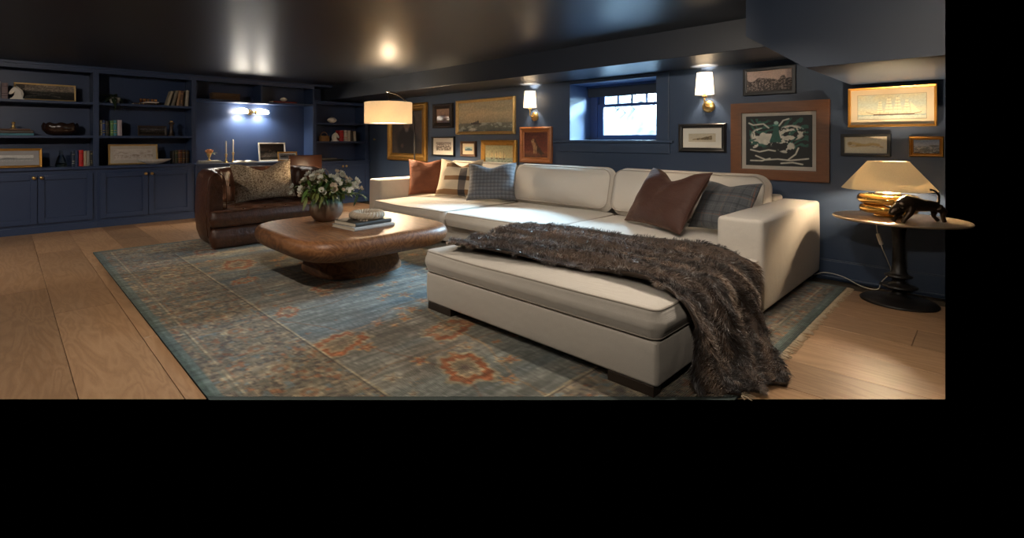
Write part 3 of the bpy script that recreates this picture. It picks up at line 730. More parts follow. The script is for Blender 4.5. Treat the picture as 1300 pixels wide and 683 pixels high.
def cv_rock(w_, h_, nx):
    c = Cv(w_, h_, nx, 'a89a80'); m = (c.y < .30+.42*np.clip((c.x-.12)/.7, 0, 1)+.12*(fbm(c.x*9, c.y*0, 5)-.5)) & (c.y > .24+.05*c.x) & (c.x > .14) & (c.x < .86)
    c.put(m*1., '4a3c28'); c.put(m*(fbm(c.x*20, c.y*20, 3) > .55)*1., '8a7450', .8); return c.noise(.12, 20)
def cv_trees(w_, h_, nx):
    c = Cv(w_, h_, nx, 'b6988a'); top = .62+.22*(fbm(c.x*7, c.x*0, 4)-.45)+.16*(vn(c.x*16, c.x*0, 9)-.5)
    m = np.clip((top-c.y)/.04, 0, 1); c.put(m, '2c2320'); c.put(m*((fbm(c.x*34, c.y*28, 6) > .56)*1.), '9a8478', .75)
    for i in range(14): c.line([(.04+.07*i, 0), (.04+.07*i+.01*math.sin(i*5), .5)], .010, '1a1412', .8)
    c.put(((c.y < .10)*1.), '1c1614', .7); return c.noise(.2, 40)
def cv_lino(w_, h_, nx):
    c = Cv(w_, h_, nx, '0b0d0d'); W = 'b9b3a3'; Gn = '143a30'
    fl = fbm(c.x*13+3.5*fbm(c.x*5, c.y*5, 2), c.y*15+2*fbm(c.x*6, c.y*6, 7), 5, 3); st = np.sin(44*(c.y+.25*np.sin(5*c.x)+.3*fbm(c.x*5, c.y*5, 8)))
    inn = ((c.x > .06) & (c.x < .94) & (c.y > .05) & (c.y < .95))*1.
    for sx, x0 in ((-1, .2), (1, .8)):
        reg = np.clip(1.2-np.hypot((c.x-x0)/.24, (c.y-.66)/.30), 0, 1)*4; c.put(np.clip(reg, 0, 1)*(st > .15)*inn, Gn)
    for cx_, cy_, rx, ry in ((.25, .60, .17, .16), (.70, .66, .19, .15), (.38, .50, .13, .10), (.58, .56, .14, .09), (.62, .38, .13, .12), (.12, .42, .08, .07)):
        reg = np.clip((1.1-np.hypot((c.x-cx_)/rx, (c.y-cy_)/ry))*5, 0, 1); c.put(reg*(fl > .47)*inn, W)
    c.tri([(.37, .47), (.56, .47), (.475, .86)], Gn); c.rect(.435, .515, .62, .84, Gn); c.ell(.475, .855, .035, .035, '8fb0a0', 1, .3); c.rect(.42, .53, .80, .815, '2c7460')
    for p in ([(.05, .86), (.12, .82), (.28, .84), (.36, .76)], [(.08, .32), (.22, .28), (.36, .32), (.46, .30)], [(.16, .20), (.32, .12), (.5, .14), (.68, .12), (.94, .16)], [(.08, .10), (.26, .10), (.38, .15)], [(.55, .06), (.72, .08), (.86, .05)], [(.80, .36), (.76, .24), (.66, .14)], [(.52, .80), (.58, .9), (.66, .93)]): c.line(p, .014, W)
    return c.noise(.12, 20)
def cv_clipper(w_, h_, nx):
    c = Cv(w_, h_, nx, 'c8bc98').vgrad([(0, '5d7a76'), (.16, '6f8a84'), (.2, 'c4b88e'), (.6, 'a9b4a4'), (1, 'c0b48a')])
    c.put(fbm(c.x*5, c.y*5, 3)*1.8-.8, '9fb2b0', .7)
    c.put(((c.y < .12+.04*fbm(c.x*20, c.y*0, 2)))*1., 'd6cfb4', .7); c.rect(.24, .84, .17, .215, '4a3020'); c.line([(.84, .21), (.93, .26)], .008, '4a3020'); c.line([(.24, .215), (.13, .30)], .008, '5a3a24')
    for x0, k in ((.34, .75), (.47, .95), (.60, 1.0), (.73, .8)):
        c.line([(x0, .2), (x0, .2+.72*k)], .006, '6a4c30', .8)
        for j in range(5): y = .27+.125*k*j; wd = .058*k*(1-.12*j); c.rect(x0-wd, x0+wd, y, y+.10*k, 'e0d6b0', .75); c.line([(x0-wd, y), (x0+wd, y)], .005, '7c6440', .6)
    c.tri([(.80, .24), (.92, .27), (.77, .7)], 'dcd2ae', .75); return c.noise(.1, 30)
def cv_nude(w_, h_, nx):
    c = Cv(w_, h_, nx, 'cfc4a6')
    for p, wd, cl in (([(.10, .55), (.2, .60), (.36, .50)], .09, 'b89a5c'), ([(.3, .5), (.5, .48), (.68, .55), (.80, .50)], .075, 'b3924e'), ([(.36, .42), (.18, .38), (.1, .42)], .035, 'b8985a'), ([(.66, .52), (.78, .46), (.90, .36)], .035, 'b8985a'), ([(.5, .48), (.62, .60), (.74, .56)], .04, 'c0a468')): c.line(p, wd, cl, .85)
    c.ell(.12, .60, .05, .1, '9a7c44', .9, .4); c.line([(.08, .52), (.3, .43), (.6, .43), (.92, .32)], .012, '6a4c28', .7); return c.noise(.08, 20)
def cv_coast(w_, h_, nx):
    c = Cv(w_, h_, nx, '7d8490').vgrad([(0, '3a3020'), (.25, '4c4a44'), (.45, '3e4852'), (.55, '8c93a0'), (1, '5c6c86')])
    c.put(((c.y < .5)*1.)*(fbm(c.x*9, c.y*26, 4) > .58), 'b9b4a8', .8); c.ell(.8, .55, .2, .05, '2c2c2c', .8, .5); return c.noise(.2, 20)
def cv_sketch(w_, h_, nx):
    c = Cv(w_, h_, nx, '9c948c'); c.put((fbm(c.x*10, c.y*7, 4)*2.4-1.05)*np.clip(1.3-abs(c.y-.5)*2.6, 0, 1), '5c4a40', .9); c.line([(0, .42), (1, .44)], .02, '6c5c52', .6)
    for i in range(9): c.line([(.1+.1*i, .2), (.12+.1*i, .42)], .015, '55463c', .6)
    return c.noise(.15, 30)
def cv_etch(w_, h_, nx):
    c = Cv(w_, h_, nx, '9c9a98'); c.put((.55+.25*(fbm(c.x*4, c.x*0, 3)-.5)-c.y)/.05, '55575a', .9); c.put((.3-c.y)/.06, '7d7d7c', .8); c.ell(.3, .5, .2, .12, '3a3c40', .7, .7); return c.noise(.3, 20)
def cv_family(w_, h_, nx):
    c = Cv(w_, h_, nx, '3c322c').vgrad([(0, '8a7664'), (.35, '7a6658'), (.5, '3a302a'), (1, '463a32')])
    for q, y, r in ((.25, .42, .09), (.42, .55, .1), (.58, .5, .1), (.75, .42, .09)): c.ell(q, y-.22, r*1.6, .2, 'b9a48c', .9, .4); c.ell(q, y, r*.6, .07, 'c09a7c', .9, .4)
    return c.noise(.25, 20)
WALLG = 'framed pictures on the navy wall'
def wall_pic(name, label, x0, x1, z0, z1, *a, **k):
    dp = a[2]; return picture(name, label, ((x0+x1)/2, YW-.001, z0), x1-x0, z1-z0, *a, **k)
wall_pic('oil_portrait', 'large gilt-framed dark oil portrait behind the floor lamp', -7.76, -6.60, .825, 1.83, GOLD, .13, .055, cv_portrait, kind='gilt', cat='painting')
wall_pic('framed_photograph', 'small dark brown-framed portrait photograph above the crowd photograph', -6.43, -5.93, 1.387, 1.782, DARKW, .085, .05, cv_oval, kind='gilt', cat='picture', nx=40)
wall_pic('framed_photograph', 'black-framed crowd photograph with wide white mat', -6.45, -5.89, .931, 1.245, BLACKW, .02, .045, cv_group, WHITEP, .07, cat='picture', nx=60)
wall_pic('framed_painting', 'tiny walnut-framed teal picture with cream mat', -5.74, -5.40, .937, 1.172, M('walnut', (.10, .045, .02), .4, var=.3), .035, .04, cv_tiny, CREAMP, .055, cat='picture', nx=30)
wall_pic('seascape_painting', 'largest seascape painting in a pale gilt frame', -5.84, -4.61, 1.276, 1.808, GOLDP, .045, .05, cv_seascape, kind='gilt', cat='painting', nx=110)
wall_pic('ships_painting', 'gilt-framed painting of sailing ships half hidden by the sofa', -5.28, -4.58, .72, 1.19, GOLD, .075, .045, cv_ships, kind='gilt', cat='painting', nx=60)
wall_pic('dog_painting', 'painting of a seated hound in a warm oak frame', -4.52, -3.97, .884, 1.369, WOODF, .075, .04, cv_dog, kind='gilt', cat='painting', nx=80)
wall_pic('framed_drawing', 'black-framed drawing of a rocky hill below the right sconce', -2.30, -1.825, 1.071, 1.361, BLACKW, .045, .04, cv_rock, WHITEP, .058, kind='gilt', cat='picture', nx=70)
wall_pic('tree_photograph', 'black-framed photograph of a row of trees under the soffit', -1.667, -1.232, 1.62, 1.876, BLACKW, .028, .035, cv_trees, kind='box', cat='picture', nx=90)
wall_pic('linocut_print', 'large black and green linocut of waves in a wide wooden frame', -1.775, -.978, .825, 1.548, M('brown_cherry_frame', (.155, .058, .020), .42, var=.35, scale=10, stretch=(1, 1, 7), bump=.1), .095, .045, cv_lino, M('pale_liner', (.50, .46, .40), .8), .035, kind='box', cat='picture', nx=150)
wall_pic('ship_watercolour', 'watercolour of a sailing ship in a thin gold frame', -.848, -.299, 1.303, 1.626, M('bright_gilt', (.60, .30, .06), .35, .6, var=.2), .017, .05, cv_clipper, CREAMP, .045, cat='picture', nx=140, mat2=M('mat_keyline', (.35, .30, .20), .8), mw2=.003)
wall_pic('figure_drawing', 'small black-framed ochre drawing of a reclining figure', -.898, -.572, 1.063, 1.246, BLACKW, .022, .04, cv_nude, CREAMP, .006, kind='box', cat='picture', nx=70)
wall_pic('coast_painting', 'small gold-framed painting of a stormy coast at the right end', -.462, -.262, 1.066, 1.224, GOLD, .026, .035, cv_coast, kind='gilt', cat='painting', nx=60)
def shelf_pic(label, x0, x1, zt, z, *a, xpl=-8.56, **k):
    y0, y1 = px_y(x0, xpl), px_y(x1, xpl); k.setdefault('lean', R(-9))
    return picture('shelf_picture', label, (xpl+.03, (y0+y1)/2, z+.001), y1-y0, zt-z, *a, rz=R(90), group='framed pictures leaning on the shelves', **k)
shelf_pic('long dark landscape painting leaning on the top left shelf', 17.5, 96, 1.925, ZS1, GOLDP, .016, .02, cv_landscape('76685a', '2c2a24', '1c1c18', '6c6052'), nx=100)
shelf_pic('gold-framed pale engraving leaning on the left counter', -16, 53.5, 1.085, ZCT, GOLD, .03, .025, cv_etch, M('grey_mat', (.30, .29, .29), .9), .055, nx=60, kind='gilt', xpl=-8.52)
shelf_pic('small brown landscape painting leaning on the middle shelf', 174.5, 211, 1.40, ZS2, DARKW, .022, .02, cv_landscape('7a7680', '4a4038', '35291f', '8a8078'), nx=50)
shelf_pic('gold-framed sepia drawing leaning behind the fluted bowl', 137, 200, 1.13, ZCT, GOLDP, .022, .025, cv_sketch, M('cream_grey_mat', (.42, .38, .33), .9), .045, nx=70, kind='gilt')
shelf_pic('white-framed family photograph standing on the desk', 328, 362, 1.145, .822, WHITEP, .022, .02, cv_family, nx=50, xpl=-8.62)
shelf_pic('small gilt-framed picture overlapping the white frame on the desk', 352, 376.5, .985, .822, GOLD, .022, .02, cv_etch, WHITEP, .02, nx=30, xpl=-8.50, kind='gilt')

# ================================================================== SOFA
def soff(o): return autosmooth(o, 50)
SX0, SX1 = -5.85, -1.04; AW = .29; SY0, SY1 = 3.60, 5.15
so = thing('sectional_sofa', 'long oatmeal linen sectional sofa under the window', 'sofa', ((SX0+SX1)/2, 4.4, 0)); ox, oy = (SX0+SX1)/2, 4.4
def L(g): return g.xf(Matrix.Translation((-ox, -oy, 0)))
def bigbox(x0, x1, y0, y1, z0, z1, r):
    g, e = slab(rrect(x0, x1, y0, y1, r, 5, .08), z0, z1, r*.8, .004, puff=.004); return g
soff(L(bigbox(SX0, SX0+AW, SY0, SY1, .055, .668, .035)).ob('arm', LINEN, so)); soff(L(bigbox(SX1-AW, SX1, SY0, SY1, .055, .668, .035)).ob('arm', LINEN, so))
soff(L(bigbox(SX0+AW-.01, SX1-AW+.01, 4.93, SY1, .055, .70, .03)).ob('back_frame', LINEN, so))
soff(L(bigbox(SX0+AW-.01, SX1-AW+.01, SY0-.01, 4.95, .055, .255, .02)).ob('base', LINEN, so))
cuts = [SX0+AW, -4.13, -2.75, SX1-AW]
def wobf(seed, a=.006): return lambda x, y: a*(math.sin(4.1*x+seed)+math.sin(3.3*y+2*seed)+.6*math.sin(7*x-5*y+seed))
for k in range(3):
    x0, x1 = cuts[k]+.004, cuts[k+1]-.004
    if k < 2: out = rrect(x0, x1, 3.47, 4.72, .07, 6)
    else:
        raw = [(x0, 3.47), (SX1-.005, 3.47), (SX1-.005, SY0-.01), (x1, SY0-.01), (x1, 4.72), (x0, 4.72)]; pts = []
        for i, p in enumerate(raw):
            a, b = Vector(raw[i-1]), Vector(raw[(i+1) % 6]); pv = Vector(p); r = .05 if i != 3 else .01
            if i == 2: r = .04
            pa = pv+(a-pv).normalized()*r; pb = pv+(b-pv).normalized()*r
            for t in (0, .25, .5, .75, 1): q = pa*(1-t)**2+pv*2*t*(1-t)+pb*t*t; pts.append((q.x, q.y))
        out = resample(pts, .06)
    wf = wobf(k*2.1, .004)
    g, e = slab(out, .258, .418, .045, .035, puff=.012, wob=wf, cen=None if k < 2 else (-2.0, 3.545))
    if k == 2: g, e = slab(out, .258, .418, .045, .012, puff=.008, wob=wf, cen=(-2.05, 3.54))
    cu = soff(L(g).ob('seat_cushion', LINEN, so))
    L(piping(e, .405, .006, wf)).ob('piping', LINEND, cu, smooth=True); L(piping(e, .271, .005)).ob('piping', LINEND, cu, smooth=True)
for k, (x0, x1) in enumerate(((SX0+AW, -4.19), (-4.18, -2.80), (-2.79, SX1-AW+.01))):
    wd, ht = x1-x0, .47; wf = wobf(k*1.7+1, .013)
    g, e = slab(rrect(-wd/2, wd/2, 0, ht, .12, 7), 0, .19, .075, .085, puff=.016, crown0=.02, wob=wf)
    mt = Matrix.Translation(((x0+x1)/2-ox, 4.78-oy, .40)) @ Matrix.Rotation(R(90-14), 4, 'X')
    cu = soff(g.xf(mt).ob('back_cushion', LINEN, so))
    piping(e, .183, .006, wf).xf(mt).ob('piping', LINEND, cu, smooth=True)
for x in (SX0+.1, -3.6, SX1-.1):
    for y in (SY0+.1, SY1-.1): G().box(x-.06-ox, x+.06-ox, y-.05-oy, y+.05-oy, .013 if y < 4.8 else 0, .058).ob('leg', LEGW, so, bevel=.004)
# ottoman
OX0, OX1, OY0, OY1 = -2.77, -1.045, 2.15, 3.12
ot = thing('bench_ottoman', 'long oatmeal linen ottoman bench in front of the sofa', 'ottoman', ((OX0+OX1)/2, (OY0+OY1)/2, .012)); ox, oy = (OX0+OX1)/2, (OY0+OY1)/2
def L2(g): return g.xf(Matrix.Translation((-ox, -oy, -.012)))
soff(L2(bigbox(OX0+.012, OX1-.012, OY0+.012, OY1-.012, .06, .272, .022)).ob('base', LINEN, ot))
wf = wobf(.7, .004)
g, e = slab(rrect(OX0, OX1, OY0, OY1, .055, 6), .268, .418, .04, .042, puff=.014, wob=wf)
cu = soff(L2(g).ob('seat_cushion', LINEN, ot)); L2(piping(e, .406, .0065, wf)).ob('piping', LINEND, cu, smooth=True); L2(piping(e, .283, .0065)).ob('piping', LINEND, cu, smooth=True)
for x, sgn in ((OX0+.05, 1), (OX1-.05, -1)):
    for y in (OY0+.05, OY1-.05): L2(G().box(x-.02 if sgn > 0 else x-.22, x+.22 if sgn > 0 else x+.02, y-.035, y+.035, .012, .062)).ob('leg', LEGW, ot, bevel=.003)

# ---- pillows
def velvet(name, col, hi):
    m, t, b = newmat(name); v = t.coord(); n = t.noise(v, 9, 4, .6, 1.5)
    lw = t.new('ShaderNodeLayerWeight'); lw.inputs[0].default_value = .35
    t.link(t.mix(n, tuple(c*.75 for c in col), tuple(c*1.25 for c in col)), b.inputs['Base Color'])
    b.inputs['Roughness'].default_value = .75; b.inputs['Sheen Weight'].default_value = .45; b.inputs['Sheen Roughness'].default_value = .35; b.inputs['Sheen Tint'].default_value = (*hi, 1)
    bn = t.new('ShaderNodeBump'); bn.inputs['Strength'].default_value = .35; bn.inputs['Distance'].default_value = .03; t.link(t.noise(t.coord((1, 1, 3)), 7, 3, .6, .8), bn.inputs['Height']); t.link(bn.outputs[0], b.inputs['Normal'])
    return m
RUST = velvet('rust_velvet', (.135, .038, .013), (.8, .35, .15)); BROWN = velvet('chocolate_velvet', (.046, .015, .008), (.5, .3, .2))
def stripes(t, c, period, width, off=0):
    f = t.math('FRACT', t.math('ADD', t.math('DIVIDE', c, period), off)); return t.math('LESS_THAN', f, width/period)
def plaid(name, base, dark, light, red, p=.075):
    m, t, b = newmat(name); v = t.coord(); sp = t.new('ShaderNodeSeparateXYZ'); t.link(v, sp.inputs[0]); x, z = sp.outputs[0], sp.outputs[2]
    n = t.noise(v, 320, 2); n1 = t.noise(v, 12, 2)
    col = t.mix(n, tuple(c*.6 for c in base), tuple(c*1.4 for c in base))
    for c in (x, z):
        col = t.mix(t.math('MULTIPLY', stripes(t, c, p, .012), .75), col, dark); col = t.mix(t.math('MULTIPLY', stripes(t, c, p, .006, .35), .6), col, light)
        col = t.mix(t.math('MULTIPLY', stripes(t, c, p*2, .004, .62), .7), col, red); col = t.mix(t.math('MULTIPLY', stripes(t, c, p/3, .004, .2), .35), col, dark)
    t.link(t.mix(t.math('MULTIPLY', n1, .3), col, base), b.inputs['Base Color']); b.inputs['Roughness'].default_value = .95; b.inputs['Sheen Weight'].default_value = .3
    bn = t.new('ShaderNodeBump'); bn.inputs['Strength'].default_value = .4; bn.inputs['Distance'].default_value = .006; t.link(n, bn.inputs['Height']); t.link(bn.outputs[0], b.inputs['Normal'])
    return m
PLAID1 = plaid('grey_blue_tweed', (.115, .112, .118), (.055, .055, .062), (.19, .19, .21), (.11, .08, .06), .045)
PLAID2 = plaid('slate_plaid', (.075, .08, .088), (.03, .032, .04), (.13, .13, .13), (.22, .085, .045), .09)
def patch():
    m, t, b = newmat('cream_block_stripe'); v = t.coord(); sp = t.new('ShaderNodeSeparateXYZ'); t.link(v, sp.inputs[0]); x, z = sp.outputs[0], sp.outputs[2]
    n = t.noise(v, 240, 2); col = t.mix(n, (.46, .38, .27), (.68, .58, .44))
    def band(c, a, w_): return t.math('MULTIPLY', t.math('GREATER_THAN', c, a), t.math('LESS_THAN', c, a+w_))
    xin = band(x, -.18, .46)
    for a in (-.235, -.055, .125): col = t.mix(t.math('MULTIPLY', band(z, a, .06), xin), col, (.20, .105, .045))
    col = t.mix(band(z, -.235, .055), col, (.22, .12, .055))
    vx = t.math('MULTIPLY', band(x, .03, .10), t.math('LESS_THAN', z, .12)); col = t.mix(vx, col, (.13, .11, .10))
    ov = t.math('MULTIPLY', vx, t.math('ADD', band(z, -.235, .055), band(z, -.055, .06))); col = t.mix(ov, col, (.035, .03, .03))
    t.link(col, b.inputs['Base Color']); b.inputs['Roughness'].default_value = .95
    bn = t.new('ShaderNodeBump'); bn.inputs['Strength'].default_value = .4; bn.inputs['Distance'].default_value = .006; t.link(n, bn.inputs['Height']); t.link(bn.outputs[0], b.inputs['Normal'])
    return m
PATCH = patch()
def boucle():
    m, t, b = newmat('oatmeal_boucle'); v = t.coord(); n = t.noise(v, 60, 3, .7); n2 = t.noise(v, 130, 2)
    t.link(t.ramp(n, [(.35, (.09, .055, .032)), (.47, (.36, .26, .17)), (.6, (.62, .51, .37))]), b.inputs['Base Color']); b.inputs['Roughness'].default_value = .95
    bn = t.new('ShaderNodeBump'); bn.inputs['Strength'].default_value = 1; bn.inputs['Distance'].default_value = .02; t.link(t.math('ADD', n, n2), bn.inputs['Height']); t.link(bn.outputs[0], b.inputs['Normal'])
    return m
BOUCLE = boucle()
def throw_pillow(label, loc, wd, ht, th, mat, rz, tilt, roll=0, chop=.05, chopx=0, seam=None, seed=0, wr=.004):
    """loc = point where the lower edge rests; tilt leans the pillow back"""
    t = thing('throw_pillow', label, 'pillow', loc, 0, 'throw pillows')
    t.rotation_euler = (Matrix.Rotation(rz, 3, 'Z') @ Matrix.Rotation(-tilt, 3, 'X') @ Matrix.Rotation(roll, 3, 'Y')).to_euler()
    g, bd = pillow(wd, ht, th, chop=chop, chopx=chopx, seed=seed, wr=wr)
    lo = ht/2 if not roll else (abs(math.cos(roll))*ht+abs(math.sin(roll))*wd)/2*.97
    up = Matrix.Rotation(-roll, 3, 'Y') @ Vector((0, 0, lo)); mt = Matrix.Identity(4)
    body = g.ob('pillow_body', mat, t, smooth=True, loc=tuple(up))
    G().tube(bd, .004, 6, True).ob('edge_seam', seam or mat, t, smooth=True, loc=tuple(up))
    return t
throw_pillow('rust velvet pillow against the far sofa arm', (-5.26, 4.14, .455), .50, .50, .17, RUST, R(52), R(20), 0, .03, seed=1)
throw_pillow('cream pillow with brown and grey block stripes', (-4.74, 4.20, .462), .60, .52, .17, PATCH, R(25), R(24), 0, .085, .05, seed=2)
throw_pillow('grey-blue tweed pillow right of the block-striped one', (-4.16, 4.23, .468), .60, .47, .16, PLAID1, R(32), R(22), R(-2), .05, -.05, seed=3)
throw_pillow('large chocolate velvet pillow slumped near the right arm', (-2.03, 4.02, .452), .75, .57, .21, BROWN, R(-27), R(33), R(0), .11, .05, seed=4, wr=.007)
throw_pillow('slate plaid pillow wedged against the right sofa arm', (-1.58, 4.20, .452), .54, .45, .17, PLAID2, R(-24), R(30), R(-2), .03, seed=5)

# ---- faux fur throw
rowsT = [((-2.60, 2.22, .463), (-2.90, 3.08, .43)), ((-2.40, 2.25, .476), (-2.76, 3.22, .478)), ((-2.12, 2.29, .482), (-2.45, 3.34, .474)), ((-1.80, 2.34, .483), (-1.85, 3.38, .474)), ((-1.40, 2.38, .480), (-1.36, 3.36, .472)),
         ((-1.15, 2.37, .466), (-1.10, 3.32, .464)), ((-1.03, 2.335, .425), (-1.0, 3.30, .43)), ((-.99, 2.32, .32), (-.975, 3.26, .31)), ((-.975, 2.315, .20), (-.94, 3.19, .20)), ((-.955, 2.33, .09), (-.87, 3.05, .10)), ((-.92, 2.37, .035), (-.76, 2.86, .04)), ((-.86, 2.41, .028), (-.71, 2.76, .03))]
def catm(P, t):
    n = len(P)-1; i = min(int(t*n), n-1); u = t*n-i; p0, p1, p2, p3 = P[max(i-1, 0)], P[i], P[i+1], P[min(i+2, n)]
    return .5*((2*p1)+(p2-p0)*u+(2*p0-5*p1+4*p2-p3)*u*u+(3*p1-p0-3*p2+p3)*u**3)
PF = [Vector(a) for a, b in rowsT]; PB = [Vector(b) for a, b in rowsT]
NU, NV = 90, 60
def tpt(u, v):
    a, b = catm(PF, u), catm(PB, u); p = a.lerp(b, v); fall = min(1, max(0, (u-.5)/.12)); ve = min(v, 1-v)
    fold = math.sin(v*17+2.2*math.sin(u*5)+1.0)*.6+math.sin(v*31+u*4)*.25
    wr = math.sin(u*19+v*7)*.35+math.sin(u*33-v*12+1)*.25
    flat = 1-fall
    p += Vector((fall*(.05*fold+.02)*(1 if u < .93 else .6), fall*.012*math.sin(u*20+v*9), flat*(.004+.030*max(-.3, fold+wr)) ))
    if u > .9: p.z = max(p.z, .028)
    if .53 < u and p.x < -1.0 and p.z < .41: p.x = -1.0
    return p
tv = [tpt(i/NU, j/NV) for i in range(NU+1) for j in range(NV+1)]
FUR = M('brown_fur_backing', (.045, .028, .019), .9, var=.4, scale=9)
th = thing('fur_throw', 'shaggy brown faux fur throw draped over the ottoman to the floor', 'throw blanket', (-1.6, 2.8, 0)); T0 = Vector((-1.6, 2.8, 0))
g = G(); g.v = [tuple(p-T0) for p in tv]; W1 = NV+1
g.f = [(i*W1+j, (i+1)*W1+j, (i+1)*W1+j+1, i*W1+j+1) for i in range(NU) for j in range(NV)]
to = g.ob('backing', FUR, th, smooth=True); sm = to.modifiers.new('thickness', 'SOLIDIFY'); sm.thickness = .012; sm.offset = -1
ns = 62000; uu = rng.random(ns); vv = rng.random(ns)
ed = rng.random(ns) < .12; vv = np.where(ed, np.where(rng.random(ns) < .5, rng.random(ns)*.015, 1-rng.random(ns)*.015), vv); uu = np.where(rng.random(ns) < .03, 1-rng.random(ns)*.01, uu)
gi = np.clip((uu*NU).astype(int), 0, NU-1); gj = np.clip((vv*NV).astype(int), 0, NV-1); fu = (uu*NU-gi)[:, None]; fv = (vv*NV-gj)[:, None]
TA = np.array([tuple(p) for p in tv]).reshape(NU+1, NV+1, 3)
p00, p10, p01, p11 = TA[gi, gj], TA[gi+1, gj], TA[gi, gj+1], TA[gi+1, gj+1]
base = p00*(1-fu)*(1-fv)+p10*fu*(1-fv)+p01*(1-fu)*fv+p11*fu*fv
nrm = np.cross(p10-p00, p01-p00); nrm /= np.linalg.norm(nrm, axis=1)[:, None]+1e-9
tu = (p10-p00); tu /= np.linalg.norm(tu, axis=1)[:, None]+1e-9
clump = np.stack([vn(base[:, 0]*22+base[:, 2]*15, base[:, 1]*22+base[:, 2]*9, 50+k)-.5 for k in range(3)], 1)
dirn = nrm*.75 + tu*.25 + clump*3.0 + rng.normal(0, .22, (ns, 3)) + np.array([0, 0, -.15]); dirn /= np.linalg.norm(dirn, axis=1)[:, None]
tvv = (p01-p00); tvv /= np.linalg.norm(tvv, axis=1)[:, None]+1e-9; eo = (vv > .97)*1.-(vv < .03)*1.; dirn += tvv*eo[:, None]*1.1 + np.array([0, 0, -.55])*abs(eo)[:, None]; dirn /= np.linalg.norm(dirn, axis=1)[:, None]
flip = (abs(eo) < .5) & ((dirn*nrm).sum(1) < .15); dirn[flip] += nrm[flip]*.5; dirn /= np.linalg.norm(dirn, axis=1)[:, None]
Ls = rng.uniform(.02, .046, ns)[:, None]; side = np.cross(dirn, rng.normal(0, 1, (ns, 3))); side /= np.linalg.norm(side, axis=1)[:, None]; wS = .0011
mid = base+dirn*Ls*.55; tip = base+dirn*Ls+np.array([0, 0, -.3])*Ls*.6
V = np.stack([base-side*wS, base+side*wS, mid-side*wS*.8, mid+side*wS*.8, tip], 1).reshape(-1, 3); V[:, 2] = np.maximum(V[:, 2], .014); V -= np.array(tuple(T0))
k5 = np.arange(ns)*5; F3 = np.concatenate([np.stack([k5, k5+1, k5+3], 1), np.stack([k5, k5+3, k5+2], 1), np.stack([k5+2, k5+3, k5+4], 1)])
me = bpy.data.meshes.new('fur_pile'); me.vertices.add(len(V)); me.vertices.foreach_set('co', V.astype(np.float32).ravel())
me.loops.add(F3.size); me.loops.foreach_set('vertex_index', F3.ravel().astype(np.int32)); me.polygons.add(len(F3)); me.polygons.foreach_set('loop_start', (np.arange(len(F3))*3).astype(np.int32)); me.update(calc_edges=True)
fm, ft, fb = newmat('brown_fur'); at = ft.new('ShaderNodeAttribute'); at.attribute_name = 'paint'; ft.link(at.outputs['Color'], fb.inputs['Base Color']); fb.inputs['Roughness'].default_value = .38; fb.inputs['Sheen Weight'].default_value = .4
me.materials.append(fm); fo = bpy.data.objects.new('fur_pile', me); C.objects.link(fo); fo.parent = th; fo['kind'] = 'stuff'
tone = (.5*vn(base[:, 0]*5, base[:, 1]*13, 77)+.35*vn(base[:, 0]*30, base[:, 1]*30+base[:, 2]*20, 78)+.2*rng.random(ns)-.12)[:, None]
tone = np.clip((tone[:, 0]+.30*np.sin(vv*26+3*np.sin(uu*6)+1.5)*(.4+vn(uu*14, vv*5, 91))-.02)*1.2, 0, 1)[:, None]**1.4
cA = c3('150d09')*(1-tone)+c3('6a4b33')*tone; cT = c3('34231a')*(1-tone)+c3('e2cdb6')*tone
paint_mesh(fo, np.stack([cA*.8, cA*.8, cA, cA, cT], 1))

